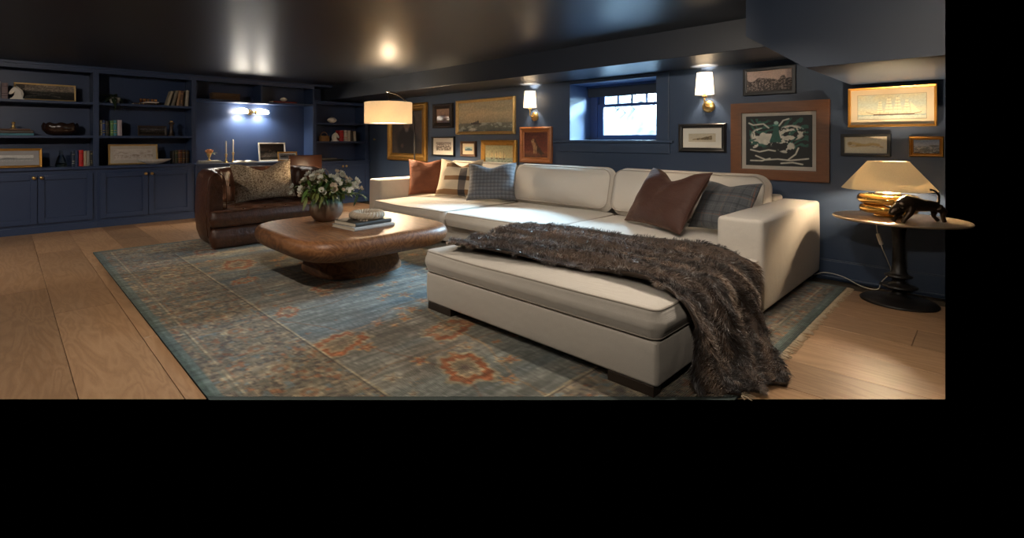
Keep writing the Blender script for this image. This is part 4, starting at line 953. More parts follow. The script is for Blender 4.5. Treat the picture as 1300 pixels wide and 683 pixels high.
# ================================================================== RUG
RX0, RX1, RY0, RY1 = -6.52, -.815, .68, 4.92
st = .0105; nx_, ny_ = int((RX1-RX0)/st), int((RY1-RY0)/st)
gx, gy = np.meshgrid(np.linspace(RX0, RX1, nx_), np.linspace(RY0, RY1, ny_))
def rug_colour(x, y):
    jx = x+.012*(vn(x*60, y*40, 3)-.5)+.05*(fbm(x*6, y*6, 11)-.5); jy = y+.012*(vn(x*40, y*60, 5)-.5)+.05*(fbm(x*6, y*6, 12)-.5)
    c = np.zeros(x.shape+(3,)); lr = np.random.default_rng(21)
    worn = np.clip(1.55-.95*fbm(x*26, y*9, 80, 3)-.3*vn(x*110, y*16, 81), .25, 1)
    def put(m, col, k=1.):
        nonlocal c
        m = (np.clip(m, 0, 1)*k)[..., None]; c = c*(1-m)+c3(col)*m
    c[:] = c3('63655f')
    put(np.clip(fbm(x*5, y*.7, 30)*3-1.2, 0, 1), '6f685c', .8); put(np.clip(fbm(x*9+3, y*.9, 31)*3.2-1.6, 0, 1), '434d52', .8); put(np.clip(fbm(x*3+9, y*1.2, 33)*3.4-1.9, 0, 1), '7d7462', .7)
    put(np.clip(fbm(x*2.2, y*2.6, 36)*3.5-1.9, 0, 1), '54483e', .7)
    put(np.clip(1-abs(x+5.55)/.24, 0, 1)*(.5+.5*vn(x*12, y*3, 35)), '8a7650', .85)
    sx_ = x+.012*(fbm(x*9, y*9, 14)-.5)+.004*(vn(x*80, y*80, 15)-.5); sy_ = y+.012*(fbm(x*9, y*9, 16)-.5)+.004*(vn(x*80, y*80, 17)-.5)
    d = np.minimum(np.minimum(sx_-RX0, RX1-sx_), np.minimum(sy_-RY0, RY1-sy_)); fld = (d > .62)*worn
    for k in range(6):
        y0 = RY0+.8+.55*k; yy = y0+.16*np.sin(jx*2.3+k*1.9)+.05*np.sin(jx*6+k); put((1-abs(jy-yy)/.010)*2*fld, '8a6a48' if k % 2 else '6a4a38', .6)
    for k in range(7):
        x0 = RX0+.9+.72*k; xx = x0+.16*np.sin(jy*2.7+k*1.3)+.04*np.sin(jy*8); put((1-abs(jx-xx)/.010)*2*fld, '7a5c42', .6)
    def win(cx_, cy_, r): 
        i0, i1 = np.searchsorted(x[0], (cx_-r, cx_+r)); j0, j1 = np.searchsorted(y[:, 0], (cy_-r, cy_+r)); return slice(j0, j1), slice(i0, i1)
    def lput(sl, m, col, k):
        m = (np.clip(m, 0, 1)*k*worn[sl])[..., None]; c[sl] = c[sl]*(1-m)+c3(col)*m
    def rosette(cx_, cy_, r, colo, coli, ph=0, npet=6, k=.85):
        sl = win(cx_, cy_, r*1.5+.05); dx, dy = jx[sl]-cx_, jy[sl]-cy_; rr = np.hypot(dx, dy); a = np.arctan2(dy, dx); R_ = r*(.70+.30*np.cos(npet*a+ph))
        lput(sl, (R_-rr)/.006, colo, k); lput(sl, (R_*.68-rr)/.006, coli, k); lput(sl, (r*.20-rr)/.006, colo, k)
    def palm(cx_, cy_, r, ang, cols, k=.9):
        sl = win(cx_, cy_, r*2+.05); dx, dy = jx[sl]-cx_, jy[sl]-cy_; u = dx*math.cos(ang)+dy*math.sin(ang); v = -dx*math.sin(ang)+dy*math.cos(ang)
        dd = (abs(u/.8)**3.2+abs((v+.18*abs(u))/1.15)**3.2)**(1/3.2); dd = dd+.012*np.sin(np.arctan2(v, u)*11)
        for f_, cl in zip((1.15, 1, .66, .50, .26), cols): lput(sl, (r*f_-dd)/.007, cl, k)
    PC = ('857a62', '7d4426', '8d8268', '6c6250', '5a4a40')
    for (cx_, cy_, r, an) in ((-2.62, 1.42, .15, .3), (-4.95, 1.62, .17, 1.2), (-5.72, 1.55, .13, 1.4), (-2.35, 2.02, .14, .2), (-3.55, 3.0, .18, .6), (-5.4, 3.2, .16, 0), (-1.2, 3.9, .12, .4), (-4.35, 1.48, .09, .4), (-3.35, 1.42, .09, 1.0), (-6.0, 2.3, .12, .4), (-1.9, 1.75, .15, 1.2), (-2.95, 2.5, .13, .8), (-3.7, 1.9, .12, .3)):
        palm(cx_, cy_, r, an, PC)
    for k in range(230):
        cx_, cy_ = lr.uniform(RX0+.65, RX1-.65), lr.uniform(RY0+.65, RY1-.65); r = lr.uniform(.035, .07)
        q = lr.integers(0, 4); rosette(cx_, cy_, r, ('94744e', '8c8470', '9a805a', '7a6a54')[q], ('70402a', '5e4c3c', '7c4428', '4c5358')[q], lr.uniform(0, 6), lr.integers(4, 7), .85)
    for k in range(160):
        cx_, cy_ = lr.uniform(RX0+.65, RX1-.65), lr.uniform(RY0+.65, RY1-.65); rosette(cx_, cy_, lr.uniform(.015, .03), '7d4a2e', '8c6644', 0, 4, .8)
    b = ((d <= .62) & (d > .06))*1.; put(b, '6a6151', .88); put(b*np.clip(fbm(x*7, y*7, 50)*3-1.3, 0, 1), '565248', .8); put(b*(vn(x*38, y*38, 51) > .66), '807058', .75); put(b*(vn(x*46, y*46, 52) > .68), '473f39', .8); put(b*(vn(x*34, y*34, 53) > .78), '74492f', .7); put(b*(vn(x*28, y*28, 54) > .80), '566264', .7)
    per = np.where((jx-RX0 < .62) | (RX1-jx < .62), jy, jx); s_ = np.mod(per, .34)-.17; dd = d-.36; bw = b*worn
    put(bw*((.075-np.hypot(s_, dd)*(1+.2*np.cos(6*np.arctan2(dd, s_))))/.008), '857a62', .7); put(bw*((.05-np.hypot(s_, dd))/.008), '64442f', .7); put(bw*((.02-np.hypot(s_, dd))/.006), '5a6664', .8)
    put(bw*((1-abs(dd-.09*np.sin(per*18.5))/.012)*1.5), '7a705a', .6)
    for dl_, wl, cl in ((.615, .008, '9c9074'), (.60, .006, '3e3632'), (.14, .006, '94886e'), (.162, .005, '74523c'), (.118, .006, '5f6258'), (.56, .005, '7a705c')): put((1-abs(d-dl_)/wl)*1.6*worn, cl, .85)
    put((d <= .06)*1., '4c5854', .9); put((d <= .028)*1., '39453f', .9)
    ww = .66+.62*vn(x*95, y*14, 60)*vn(x*30, y*200, 61)+.30*vn(x*42, y*2.6, 62)+.10*vn(x*95, y*95, 63); c = c*ww[..., None]*1.08
    hm = fbm(x*3, y*3, 70); c = c*(.82+.36*hm)[..., None]
    return c
rc = rug_colour(gx, gy)
dep = gx*VD.x+gy*VD.y; keep = dep > P1.dot(VD)-.0
vm = np.full(nx_*ny_, -1); rv = np.stack([gx.ravel(), gy.ravel(), (.012+.0022*vn(gx*70, gy*110, 90)).ravel()], 1)
# snap the cut edge onto the modelled floor's end
dv = P1.dot(VD)-rv@np.array([VD.x, VD.y, 0]); near = (dv > 0) & (dv < st*1.5); rv[near] += dv[near][:, None]*np.array([VD.x, VD.y, 0])
ok = (dv < st*1.5); vm[ok] = np.arange(ok.sum()); rv = rv[ok]
ii, jj = np.meshgrid(np.arange(nx_-1), np.arange(ny_-1)); q0 = (jj*nx_+ii).ravel(); Q = np.stack([q0, q0+1, q0+nx_+1, q0+nx_], 1); Q = vm[Q]; Q = Q[(Q >= 0).all(1)]
rug = thing('area_rug', 'large faded blue and rust oriental rug under the seating', 'rug', (-3.6, 2.8, 0)); RO = np.array([-3.6, 2.8, 0])
me = bpy.data.meshes.new('pile'); rv2 = rv-RO; me.vertices.add(len(rv2)); me.vertices.foreach_set('co', rv2.astype(np.float32).ravel()); me.loops.add(Q.size); me.loops.foreach_set('vertex_index', Q.ravel().astype(np.int32)); me.polygons.add(len(Q)); me.polygons.foreach_set('loop_start', (np.arange(len(Q))*4).astype(np.int32)); me.update(calc_edges=True); me.shade_smooth()
RM = vcol_material('rug_wool', .95); rb = RM.node_tree.nodes['Principled BSDF']; rb.inputs['Specular IOR Level'].default_value = .1; rb.inputs['Sheen Weight'].default_value = .15
nt = NT(RM); v = nt.coord((1, 1, 1)); bn = nt.new('ShaderNodeBump'); bn.inputs['Strength'].default_value = .6; bn.inputs['Distance'].default_value = .006
wv = nt.new('ShaderNodeTexWave', bands_direction='X'); wv.inputs['Scale'].default_value = 34; wv.inputs['Distortion'].default_value = 1.5; nt.link(v, wv.inputs['Vector'])
nt.link(nt.math('ADD', nt.noise(v, 140, 3), wv.outputs[1]), bn.inputs['Height']); nt.link(bn.outputs[0], rb.inputs['Normal'])
me.materials.append(RM); ro = bpy.data.objects.new('pile', me); C.objects.link(ro); ro.parent = rug; paint_mesh(ro, rc.reshape(-1, 3)[ok])
G().box(RX0+3.6, RX1+3.6, RY0-2.8, RY1-2.8, .0005, .0118).ob('backing', M('rug_edge', (.045, .06, .056), .95, bump=.5, bscale=200), rug, cuts=[(P1-Vector((-3.6, 2.8, 0)), FRONT[1])])
FRG = M('cream_fringe', (.42, .33, .22), .95, var=.2); fg = G()
yy = RY0+.01
while yy < RY1:
    Lf = random.uniform(.025, .055); dy = random.uniform(-.02, .02); yn = yy
    if Vector((RX1, yy, 0)).dot(VD) > P1.dot(VD)+.02: fg.tube([(RX1-.005+3.6, yy-2.8, .008), (RX1+Lf*.5+3.6, yy+dy*.4-2.8, .007), (RX1+Lf+3.6, yy+dy-2.8, .003)], [.004, .0045, .002], 5)
    yy += random.uniform(.008, .02)
fg.ob('fringe', FRG, rug, smooth=True, kind='stuff')

# ================================================================== COFFEE TABLE
TC = (-4.13, 2.36); ct = thing('coffee_table', 'low rounded-square wooden coffee table with thick rim on pedestal', 'coffee table', (*TC, .014))
def sq(a, n, N=96, rot=0): return [(a*math.copysign(abs(math.cos(t))**(2/n), math.cos(t)), a*math.copysign(abs(math.sin(t))**(2/n), math.sin(t))) for t in [2*PI*j/N for j in range(N)]]
rings = []; tz, tb = .405, .225; hh = (tz-tb)/2; zc = (tz+tb)/2
for i in range(15):
    t = -PI/2+PI*i/14; off = .085*(1-max(0, math.cos(t))**.75); z = zc+hh*math.copysign(abs(math.sin(t))**.85, math.sin(t)); a = .735-off-(.03 if t < 0 else 0)*abs(math.sin(t))
    rings.append([(x, y, z) for x, y in sq(a, 4.6)])
for s in (.9, .6, .3, .03): rings.append([(x*s/.9*.97 if s == .9 else x*s/.9, y*s/.9, tz+.001) for x, y in sq(.735*.87, 4.6)])
bot = [[(x*s, y*s, tb) for x, y in sq(.735*.83, 4.6)] for s in (.05, .8)]
G().loft(bot+rings).ob('table_top', TABLEW, ct, smooth=True)
rings = [[(x, y, z) for x, y in sq(a, 2.8)] for a, z in ((.40, 0), (.415, .004), (.415, .03), (.395, .09), (.375, .15), (.37, .20), (.38, .235))]
autosmooth(G().loft(rings).ob('pedestal', TABLEW, ct), 60)
ZT = .42
va = thing('round_vase', 'round stoneware vase with green drip glaze on the coffee table', 'vase', (-4.42, 2.25, ZT))
vm_, vt_, vb_ = newmat('stoneware'); vv_ = vt_.coord(); sp = vt_.new('ShaderNodeSeparateXYZ'); vt_.link(vv_, sp.inputs[0])
zf = vt_.math('ADD', vt_.math('MULTIPLY', sp.outputs[2], 4.2), vt_.math('MULTIPLY', vt_.noise(vv_, 9, 3), .5)); vt_.link(vt_.ramp(zf, [(.5, (.17, .095, .058)), (.85, (.23, .155, .105)), (.99, (.15, .21, .15))]), vb_.inputs['Base Color']); vb_.inputs['Roughness'].default_value = .45
G().lathe([(.085, 0), (.10, .006), (.14, .05), (.158, .10), (.157, .14), (.135, .19), (.10, .22), (.088, .228), (.092, .245), (.084, .245), (.078, .225), (.07, .2), (.01, .19)], 40).ob('body', vm_, va, smooth=True)
G().tube([(.086, -.03, .215), (.10, -.035, .20), (.122, -.045, .19)], .008, 6).ob('lug', vm_, va, smooth=True)
fl = thing('flower_bouquet', 'bouquet of white anemones and loose greenery in the round vase', 'flowers', (-4.42, 2.25, ZT+.20))
LF1 = M('fresh_leaf', (.10, .19, .035), .5, var=.6, scale=25); LF2 = M('olive_leaf', (.17, .20, .05), .5, var=.5, scale=25); LF3 = M('deep_leaf', (.03, .075, .02), .5, var=.5, scale=25)
sm_ = [leaf(.085, .034, .5), leaf(.11, .030, .7)]
dirs = []
for k in range(64):
    a = random.uniform(0, 2*PI); e = random.uniform(.12, 1.35); r = random.uniform(.18, .33)*(1.12 if e < .6 else .9)
    tip = Vector((math.cos(a)*math.cos(e)*r*1.05, math.sin(a)*math.cos(e)*r*1.05, .02+math.sin(e)*r*.85)); dirs.append(tip)
    G().tube([(0, 0, -.10), tuple(tip*.45+Vector((0, 0, .03))), tuple(tip)], [.0035, .003, .0015], 5).ob('stem', LF3, fl, smooth=True)
    scatter_leaves(fl, 6, (LF1, LF2, LF3)[k % 3], tuple(tip*.82), .05, (-.6, 1.2), (.6, 1.25), 'leaf', sm_, .01)
PET = M('white_petal', (.72, .70, .62), .6, var=.08); PETC = M('blush_petal', (.62, .50, .38), .6, var=.1); EYE = M('dark_anemone_eye', (.012, .012, .02), .6)
pet = leaf(.036, .034, -.5)
for k in range(64):
    a = random.uniform(0, 2*PI); e = random.uniform(.15, 1.2); r = random.uniform(.24, .31)
    p = Vector((math.cos(a)*math.cos(e)*r*1.1, math.sin(a)*math.cos(e)*r*1.1, .04+math.sin(e)*r*.78))
    nrm_ = Vector((p.x, p.y, p.z+.05)).normalized(); q = nrm_.to_track_quat('Z', 'Y').to_matrix().to_4x4(); big = 1.35 if k < 10 else random.uniform(.7, 1.2)
    g = G()
    for j in range(7):
        g2 = G().add(pet.v, pet.f).xf(Matrix.Translation(p) @ q @ Matrix.Rotation(2*PI*j/7, 4, 'Z') @ Matrix.Rotation(R(-22), 4, 'Y') @ Matrix.Scale(big, 4)); g.add(g2.v, g2.f)
    o = g.ob('blossom', PET if k % 4 else PETC, fl, smooth=True)
    G().ball(tuple(p+nrm_*.006), .008*big, n=8, m=6).ob('blossom_eye', EYE if k < 8 else LF2, o, smooth=True)
# books and ring on the table
bm_, bl_ = (-3.80, 2.47), R(24)
book('large white coffee-table book at the bottom of the table stack', (-3.73, 2.36, ZT+.001), .028, .42, .36, 'b9b6b2', R(93), flat=True, group='books on the coffee table')
book('large dark coffee-table book on top of the white one', (-3.765, 2.37, ZT+.030), .032, .39, .32, '3a352e', R(96), flat=True, group='books on the coffee table', spine=None)
rg = thing('twisted_ring', 'pale twisted rope ring ornament on the stacked books', 'ornament', (-3.93, 2.40, ZT+.063)); ROPE = M('pale_carved_wood', (.48, .39, .29), .7, var=.2, scale=40, bump=.2)
for s in range(3):
    n = 140; pts = []
    for i in range(n):
        a = 2*PI*i/n; b = a*9+2*PI*s/3; rr = .125+.019*math.cos(b); pts.append((rr*math.cos(a), rr*math.sin(a), .034+.017*math.sin(b)))
    G().tube(pts, .0185, 8, True).ob('strand', ROPE, rg, smooth=True)
bd = thing('brass_dish', 'shallow round brass dish behind the books on the coffee table', 'dish', (-4.52, 2.78, ZT))
G().lathe([(.085, 0), (.095, .006), (.11, .03), (.112, .034), (.106, .033), (.092, .012), (.01, .009)], 36).ob('dish', BRASS, bd, smooth=True)

# ================================================================== LEATHER LOVESEAT
LC = (-5.74, 2.30); ls = thing('tub_loveseat', 'brown tufted leather tub loveseat on the far end of the rug', 'loveseat', (*LC, .002))
HW, DP, TH = .72, .98, .20; XS = -.10
def uplan(t, inset):      # t 0..1 along the U from the left front to the right front; opening faces +X
    a = PI/2+PI*t; hw, dp = HW-inset, DP-inset; n = 3.4
    cx_, sy = math.cos(a), math.sin(a)
    x = dp*math.copysign(abs(cx_)**(2/n), cx_); y = -hw*math.copysign(abs(sy)**(2/n), sy)
    return Vector((x+XS, y, 0))
sec = []   # cross-section: (inset from outer plan, z)
for ins, z in ((.10, .02), (.045, .06), (.012, .16), (0, .30), (0, .45), (.005, .60), (.012, .72), (.03, .80), (.07, .845), (.115, .85), (.16, .83), (.19, .78), (.20, .70), (.205, .58), (.205, .46), (.20, .30), (.20, .02)): sec.append((ins, z))
NT_ = 88; rings = []
tuft = []
for r_i in range(NT_+1):
    t = r_i/NT_; ring = []
    e = min(1, min(t, 1-t)/.03); shrink = 1-.0*(1-e)
    for ins, z in sec:
        p = uplan(t, ins); dz = z
        if ins > .15 and .42 < z < .8:
            u = t*13; row = z/.15; ph = abs((u % 1)-.5)*2; p2 = uplan(t, ins-.03*max(0, 1-ph*1.8)*(1 if abs(z-.62) < .09 else .4)); p = p2
        if e < 1:
            m_ = (uplan(t, .1)); k = (1-e); p = p.lerp(Vector((m_.x, m_.y, 0)), .35*k*k); dz = z-(z-.45)*.06*k*k; p.x += 0
        ring.append((p.x, p.y, dz))
    rings.append(ring)
g = G().loft(rings); autosmooth(g.ob('tub_shell', LEATHER, ls), 70)
for k in range(14):
    t = (k+.5)/13.0
    if t > 1: continue
    p = uplan(t, .182); G().ball((p.x, p.y, .62), .013, n=10, m=6).ob('button', LEATHER, ls, smooth=True)
for t_ in (0.0, 1.0):
    p = [uplan(t_, i_) for i_ in (0, .2)]
    G().tube([(uplan(t_, i_).x+.012, uplan(t_, i_).y, z-.02 if z > .4 else z) for i_, z in sec[1:15]], .005, 6).ob('welt', LEATHER, ls, smooth=True)
def tee(x0, xm, x1, yi, yo, r=.05):
    raw = [(x0, -yi), (xm, -yi), (xm, -yo), (x1, -yo), (x1, yo), (xm, yo), (xm, yi), (x0, yi)]; pts = []
    for i, p in enumerate(raw):
        a, b = Vector(raw[i-1]), Vector(raw[(i+1) % 8]); pv = Vector(p); rr_ = r if i not in (1, 6) else .01
        pa = pv+(a-pv).normalized()*rr_; pb = pv+(b-pv).normalized()*rr_
        for t in (0, .25, .5, .75, 1): q = pa*(1-t)**2+pv*2*t*(1-t)+pb*t*t; pts.append((q.x, q.y))
    return resample(pts, .05)
soff(slab(tee(-.80, -.09, .02, .505, .69), .015, .24, .045, .0, puff=.02, cen=(-.05, 0))[0].ob('base', LEATHER, ls))
def dim(x, y):
    s = 0
    for bx_ in (-.55, -.28, -.02):
        for by in (-.36, -.12, .12, .36): s -= .03*math.exp(-((x-bx_)**2+(y-by)**2)/.0035)
    return s
NX, NY = 60, 64
g, e = slab(tee(-.80, -.09, .035, .505, .70), .242, .425, .045, .004, puff=.014, cen=(-.03, 0))
sc_ = soff(g.ob('seat_cushion', LEATHER, ls)); piping(e, .412, .006).ob('piping', LEATHER, sc_, smooth=True)
tp = G(); tp.v = [(-.77+.79*i/NX, -.49+.98*j/NY, .428+.022*(1-((2*i/NX-1)**4))*(1-((2*j/NY-1)**4))+dim(-.77+.79*i/NX, -.49+.98*j/NY)) for j in range(NY+1) for i in range(NX+1)]
tp.f = [(j*(NX+1)+i, j*(NX+1)+i+1, (j+1)*(NX+1)+i+1, (j+1)*(NX+1)+i) for j in range(NY) for i in range(NX)]
tp.ob('tufted_top', LEATHER, ls, smooth=True)
for bx_ in (-.55, -.28, -.02):
    for by in (-.36, -.12, .12, .36): G().ball((bx_, by, .424), .012, n=8, m=6).ob('button', LEATHER, ls, smooth=True)
throw_pillow('chunky oatmeal boucle pillow on the leather loveseat', (-6.10, 2.30, .455), .70, .48, .18, BOUCLE, R(78), R(20), R(-4), .10, .0, seed=9)

# ================================================================== DESK CHAIR, DESK ITEMS
dc = thing('desk_chair', 'brown leather desk chair pulled up to the alcove desk', 'chair', (-8.0, 3.58, 0)); dl_ = M('cognac_leather', (.07, .024, .011), .4, var=.35, scale=6)
soff(slab(rrect(-.25, .25, -.24, .24, .05, 5), .40, .47, .02, .015)[0].ob('seat', dl_, dc))
gb = G(); rr_ = []
for i in range(13):
    t = i/12; y = -.28+.56*t; x = .22-.05*(1-(2*t-1)**2)*-1
    rr_.append([(x, y, .56), (x+.03, y, .56), (x+.045, y, .93), (x+.03, y, .945), (x+.01, y, .93)])
soff(gb.loft(rr_).ob('backrest', dl_, dc))
for a, b in ((-.2, -.2), (-.2, .2), (.2, -.2), (.2, .2)): G().tube([(a, b, .41), (a*1.1, b*1.1, 0)], [.02, .014], 8).ob('leg', DARKW, dc, smooth=True)
for b in (-.2, .2): G().tube([(.21, b, .42), (.24, b, .6)], .014, 8).ob('back_post', DARKW, dc, smooth=True)
ZD = .822
def candlestick(label, x, h1, xpl):
    t = thing('candlestick', label, 'candlestick', (xpl, px_y(x, xpl), ZD), 0, 'brass candlesticks on the desk')
    G().lathe([(.042, 0), (.042, .008), (.022, .018), (.012, .03), (.018, .045), (.010, .06), (.009, h1-.05), (.016, h1-.035), (.010, h1-.02), (.022, h1-.006), (.022, h1), (.001, h1)], 20).ob('stick', BRASS, t, smooth=True)
    G().lathe([(.011, h1-.004), (.0105, h1+.20), (.006, h1+.212), (.001, h1+.214)], 14).ob('candle', M('ivory_wax', (.72, .66, .54), .5, var=.03), t, smooth=True)
    G().tube([(0, 0, h1+.21), (.001, 0, h1+.224)], .0012, 5).ob('wick', BLACKM, t)
candlestick('shorter brass candlestick with ivory taper, the left of the pair', 287, .145, -8.47)
candlestick('taller brass candlestick with ivory taper, the right of the pair', 296, .165, -8.58)
pe = thing('peony_goblet', 'peach peony in a brass goblet on the desk books', 'flowers', (-8.52, px_y(265.5, -8.52), ZD+.043))
G().lathe([(.032, 0), (.032, .006), (.010, .02), (.009, .045), (.022, .065), (.034, .10), (.034, .115), (.03, .113), (.01, .07)], 20).ob('goblet', BRASS, pe, smooth=True)
PCH = M('peach_petal', (.58, .27, .12), .6, var=.25, scale=30)
for k in range(26):
    a = k*2.4; e = .1+1.3*k/26; rr_ = .07*math.cos(e*.9)
    g2 = G().add(*[leaf(.055, .06, -.8).v, leaf(.055, .06, -.8).f]).xf(Matrix.Translation((.02*math.cos(a), .02*math.sin(a), .112)) @ Matrix.Rotation(a, 4, 'Z') @ Matrix.Rotation(-e, 4, 'Y')); g2.ob('petal', PCH, pe, smooth=True)
scatter_leaves(pe, 8, LF2, (0, .03, .11), .03, (0, .9), (.5, .8), 'leaf', sm_)
ob = thing('open_book', 'open white book lying on the alcove desk', 'book', (-8.48, px_y(311, -8.48), ZD+.001), R(90), 'books on the desk')
for s in (-1, 1):
    rr_ = [[(s*(.005+.17*i/8), -.11, .004), (s*(.005+.17*i/8), .11, .004), (s*(.005+.17*i/8), .11, .008+.022*math.sin(PI*min(1, i/8*.9+.1))), (s*(.005+.17*i/8), -.11, .008+.022*math.sin(PI*min(1, i/8*.9+.1)))] for i in range(9)]
    G().loft(rr_).ob('page_block', WHITEP, ob)
G().box(-.185, .185, -.115, .115, 0, .004).ob('cover', bookmat('15161a'), ob)

# ================================================================== LAMPS
def shade_mat(name, col, es, ecol):
    m, t, b = newmat(name); out = t.n['Material Output']; v = t.coord((1, 1, .25)); n = t.noise(v, 160, 2)
    tr = t.new('ShaderNodeBsdfTranslucent'); mx = t.new('ShaderNodeMixShader'); mx.inputs[0].default_value = .5
    cc = t.mix(n, tuple(c*.82 for c in col), col); t.link(cc, tr.inputs[0]); t.link(cc, b.inputs['Base Color']); b.inputs['Roughness'].default_value = .9
    t.link(t.mix(n, tuple(c*.8 for c in ecol), ecol), b.inputs['Emission Color']); b.inputs['Emission Strength'].default_value = es
    t.link(b.outputs[0], mx.inputs[1]); t.link(tr.outputs[0], mx.inputs[2]); t.link(mx.outputs[0], out.inputs[0]); return m
SHW = shade_mat('white_linen_shade', (.80, .74, .64), 3.0, (1, .80, .56)); SHF = shade_mat('oat_drum_shade', (.62, .50, .34), .72, (1, .72, .42)); SHT = shade_mat('straw_cone_shade', (.60, .50, .33), .16, (1, .80, .48))
BULB = M('lit_bulb', (1, .9, .75), .4, emit=(1, .78, .5), es=25)
def tubewall(prof_out, th, n=48, c=(0, 0, 0)):
    return G().lathe(prof_out+[(r-th, z) for r, z in reversed(prof_out)]+[prof_out[0]], n, c, False, False)
def sconce(label, x, zc, k=1):
    t = thing('wall_sconce', label, 'sconce', (x, YW, zc), 0, 'brass wall sconces with white shades')
    G().lathe([(.062, 0), (.062, .008), (.05, .018), (.02, .024), (.001, .025)], 28).xf(Matrix.Rotation(R(90), 4, 'X')).ob('back_plate', BRASS, t, smooth=True)
    G().tube([(0, -.02, 0), (0, -.075, -.002), (0, -.10, .002), (0, -.105, .02), (0, -.105, .12)], .008, 10).ob('arm', BRASS, t, smooth=True)
    G().lathe([(.008, .085), (.022, .09), (.024, .10), (.012, .112), (.012, .16)], 18, (0, -.105, 0)).ob('socket', BRASS, t, smooth=True)
    tubewall([(.088, .115), (.072, .335)], .002, 40, (0, -.105, 0)).ob('lamp_shade', SHW, t, smooth=True)
    G().ball((0, -.105, .20), .024).ob('bulb', BULB, t, smooth=True)
    point('sconce_light', (0, -.105, .235), SCONCE_W, WARMW, .03, t)
SCONCE_W = 34
sconce('brass sconce with white shade left of the window', -4.27, 1.51); sconce('brass sconce with white shade right of the window', -2.0, 1.535)
# double sconce over the desk
XD = XBK; ds = thing('double_sconce', 'brass double sconce with two glowing white glass shades in the alcove', 'sconce', (XD, 3.06, 1.665))
G().lathe([(.05, 0), (.05, .012), (.02, .03), (.001, .031)], 24).xf(Matrix.Rotation(R(90), 4, 'Y')).ob('back_plate', BRASS, ds, smooth=True)
G().tube([(.02, 0, 0), (.11, 0, 0)], .012, 10).ob('arm', BRASS, ds, smooth=True); G().tube([(.11, -.075, 0), (.11, .075, 0)], [.02, .02], 14).ob('crossbar', BRASS, ds, smooth=True)
MILK = M('milk_glass', (.8, .78, .72), .3, emit=(1, .90, .74), es=40)
for s in (-1, 1):
    G().lathe([(.03, .06), (.034, .075), (.03, .085)], 18).xf(Matrix.Translation((.11, 0, 0)) @ Matrix.Rotation(R(-90*s), 4, 'X')).ob('collar', BRASS, ds, smooth=True)
    rr_ = []
    for i in range(12):
        u = i/11; y = s*(.08+.21*u); rad = .062*math.sqrt(max(0.01, 1-(max(0, u-.15)/.86)**2.2)) if u > .15 else .05+.012*u/.15
        rr_.append([(.11+rad*math.cos(a), y, max(-.022, rad*math.sin(a))) for a in [2*PI*j/24 for j in range(24)]])
    G().loft(rr_).ob('glass_shade', MILK, ds, smooth=True)
    spot('alcove_light', (.13, s*.17, -.03), 34, (1, .90, .76), 165, .03, .5, ds)
# arc floor lamp
flp = thing('floor_lamp', 'black arched floor lamp with oat drum shade behind the sofa arm', 'floor lamp', (-6.13, 4.58, 0)); sx, sy = -5.90+6.13, 3.95-4.58
SZ0, SZ1 = 1.425, 1.722
path = [(0, 0, .02), (0, 0, 1.2), (.0, 0, 1.45)]
for i in range(1, 13):
    a = PI*.5*i/12; path.append((sx*.98*(1-math.cos(a))**1.0*1.0, sy*.98*(1-math.cos(a)), 1.45+.42*math.sin(a)))
G().tube(path, .011, 10).ob('pole', BLACKM, flp, smooth=True)
G().lathe([(.16, 0), (.16, .018), (.13, .026), (.02, .03), (.015, .05)], 32).ob('base', BLACKM, flp, smooth=True)
G().tube([(sx*.99, sy*.99, 1.868), (sx, sy, 1.72), (sx, sy, 1.60)], .005, 8).ob('hanger', BLACKM, flp, smooth=True)
G().tube([(sx+.04, sy-.06, 1.872), (sx-.06, sy+.09, 1.868)], .008, 8).ob('arm_cap', M('chrome', (.7, .7, .7), .15, 1), flp, smooth=True)
tubewall([(.335, SZ0), (.335, SZ1)], .003, 64, (sx, sy, 0)).ob('lamp_shade', SHF, flp, smooth=True)
G().lathe([(.332, SZ0+.012), (.30, SZ0+.012)], 48, (sx, sy, 0), False, True).ob('diffuser', shade_mat('lit_diffuser', (.85, .8, .7), 3.0, (1, .85, .62)), flp)
for k in range(3): G().tube([(sx, sy, SZ1-.02), (sx+.333*math.cos(k*2.09), sy+.333*math.sin(k*2.09), SZ1-.01)], .003, 6).ob('spider_arm', BLACKM, flp)
G().ball((sx, sy, 1.56), .035).ob('bulb', BULB, flp, smooth=True)
point('floor_lamp_light', (sx, sy, 1.62), 26, WARM, .05, flp)
l = spot('floor_lamp_downlight', (sx, sy, SZ0+.005), 330, WARM, 165, .22, .35, flp)
# side table, table lamp, bull
stb = thing('side_table', 'round black pedestal side table in the right corner', 'side table', (-.485, 4.79, 0))
G().lathe([(.225, 0), (.228, .008), (.215, .018), (.12, .034), (.045, .06), (.035, .085), (.05, .10), (.105, .112), (.112, .12), (.09, .13), (.042, .145), (.036, .165), (.05, .18), (.08, .19), (.083, .197), (.06, .207), (.042, .225), (.038, .30), (.036, .42), (.040, .52), (.055, .57), (.085, .596), (.09, .60), (.001, .60)], 48).ob('pedestal', BLACKM, stb, smooth=True)
TTOP = M('aged_metal_top', (.42, .31, .20), .42, .55, var=.3, scale=9)
G().lathe([(.06, .592), (.36, .600), (.392, .606), (.397, .613), (.393, .619), (.375, .620), (.001, .620)], 72).ob('table_top', TTOP, stb)
autosmooth(stb.children[1], 30)
tl = thing('table_lamp', 'amber glass stacked-disc lamp with wide cone shade on the side table', 'table lamp', (-.55, 4.83, .621))
AMB = M('amber_mercury_glass', (.88, .50, .12), .14, .8, var=.15, scale=6, coat=.5)
G().lathe([(.085, 0), (.09, .008), (.08, .022), (.062, .03), (.001, .03)], 40).ob('foot', AMB, tl, smooth=True)
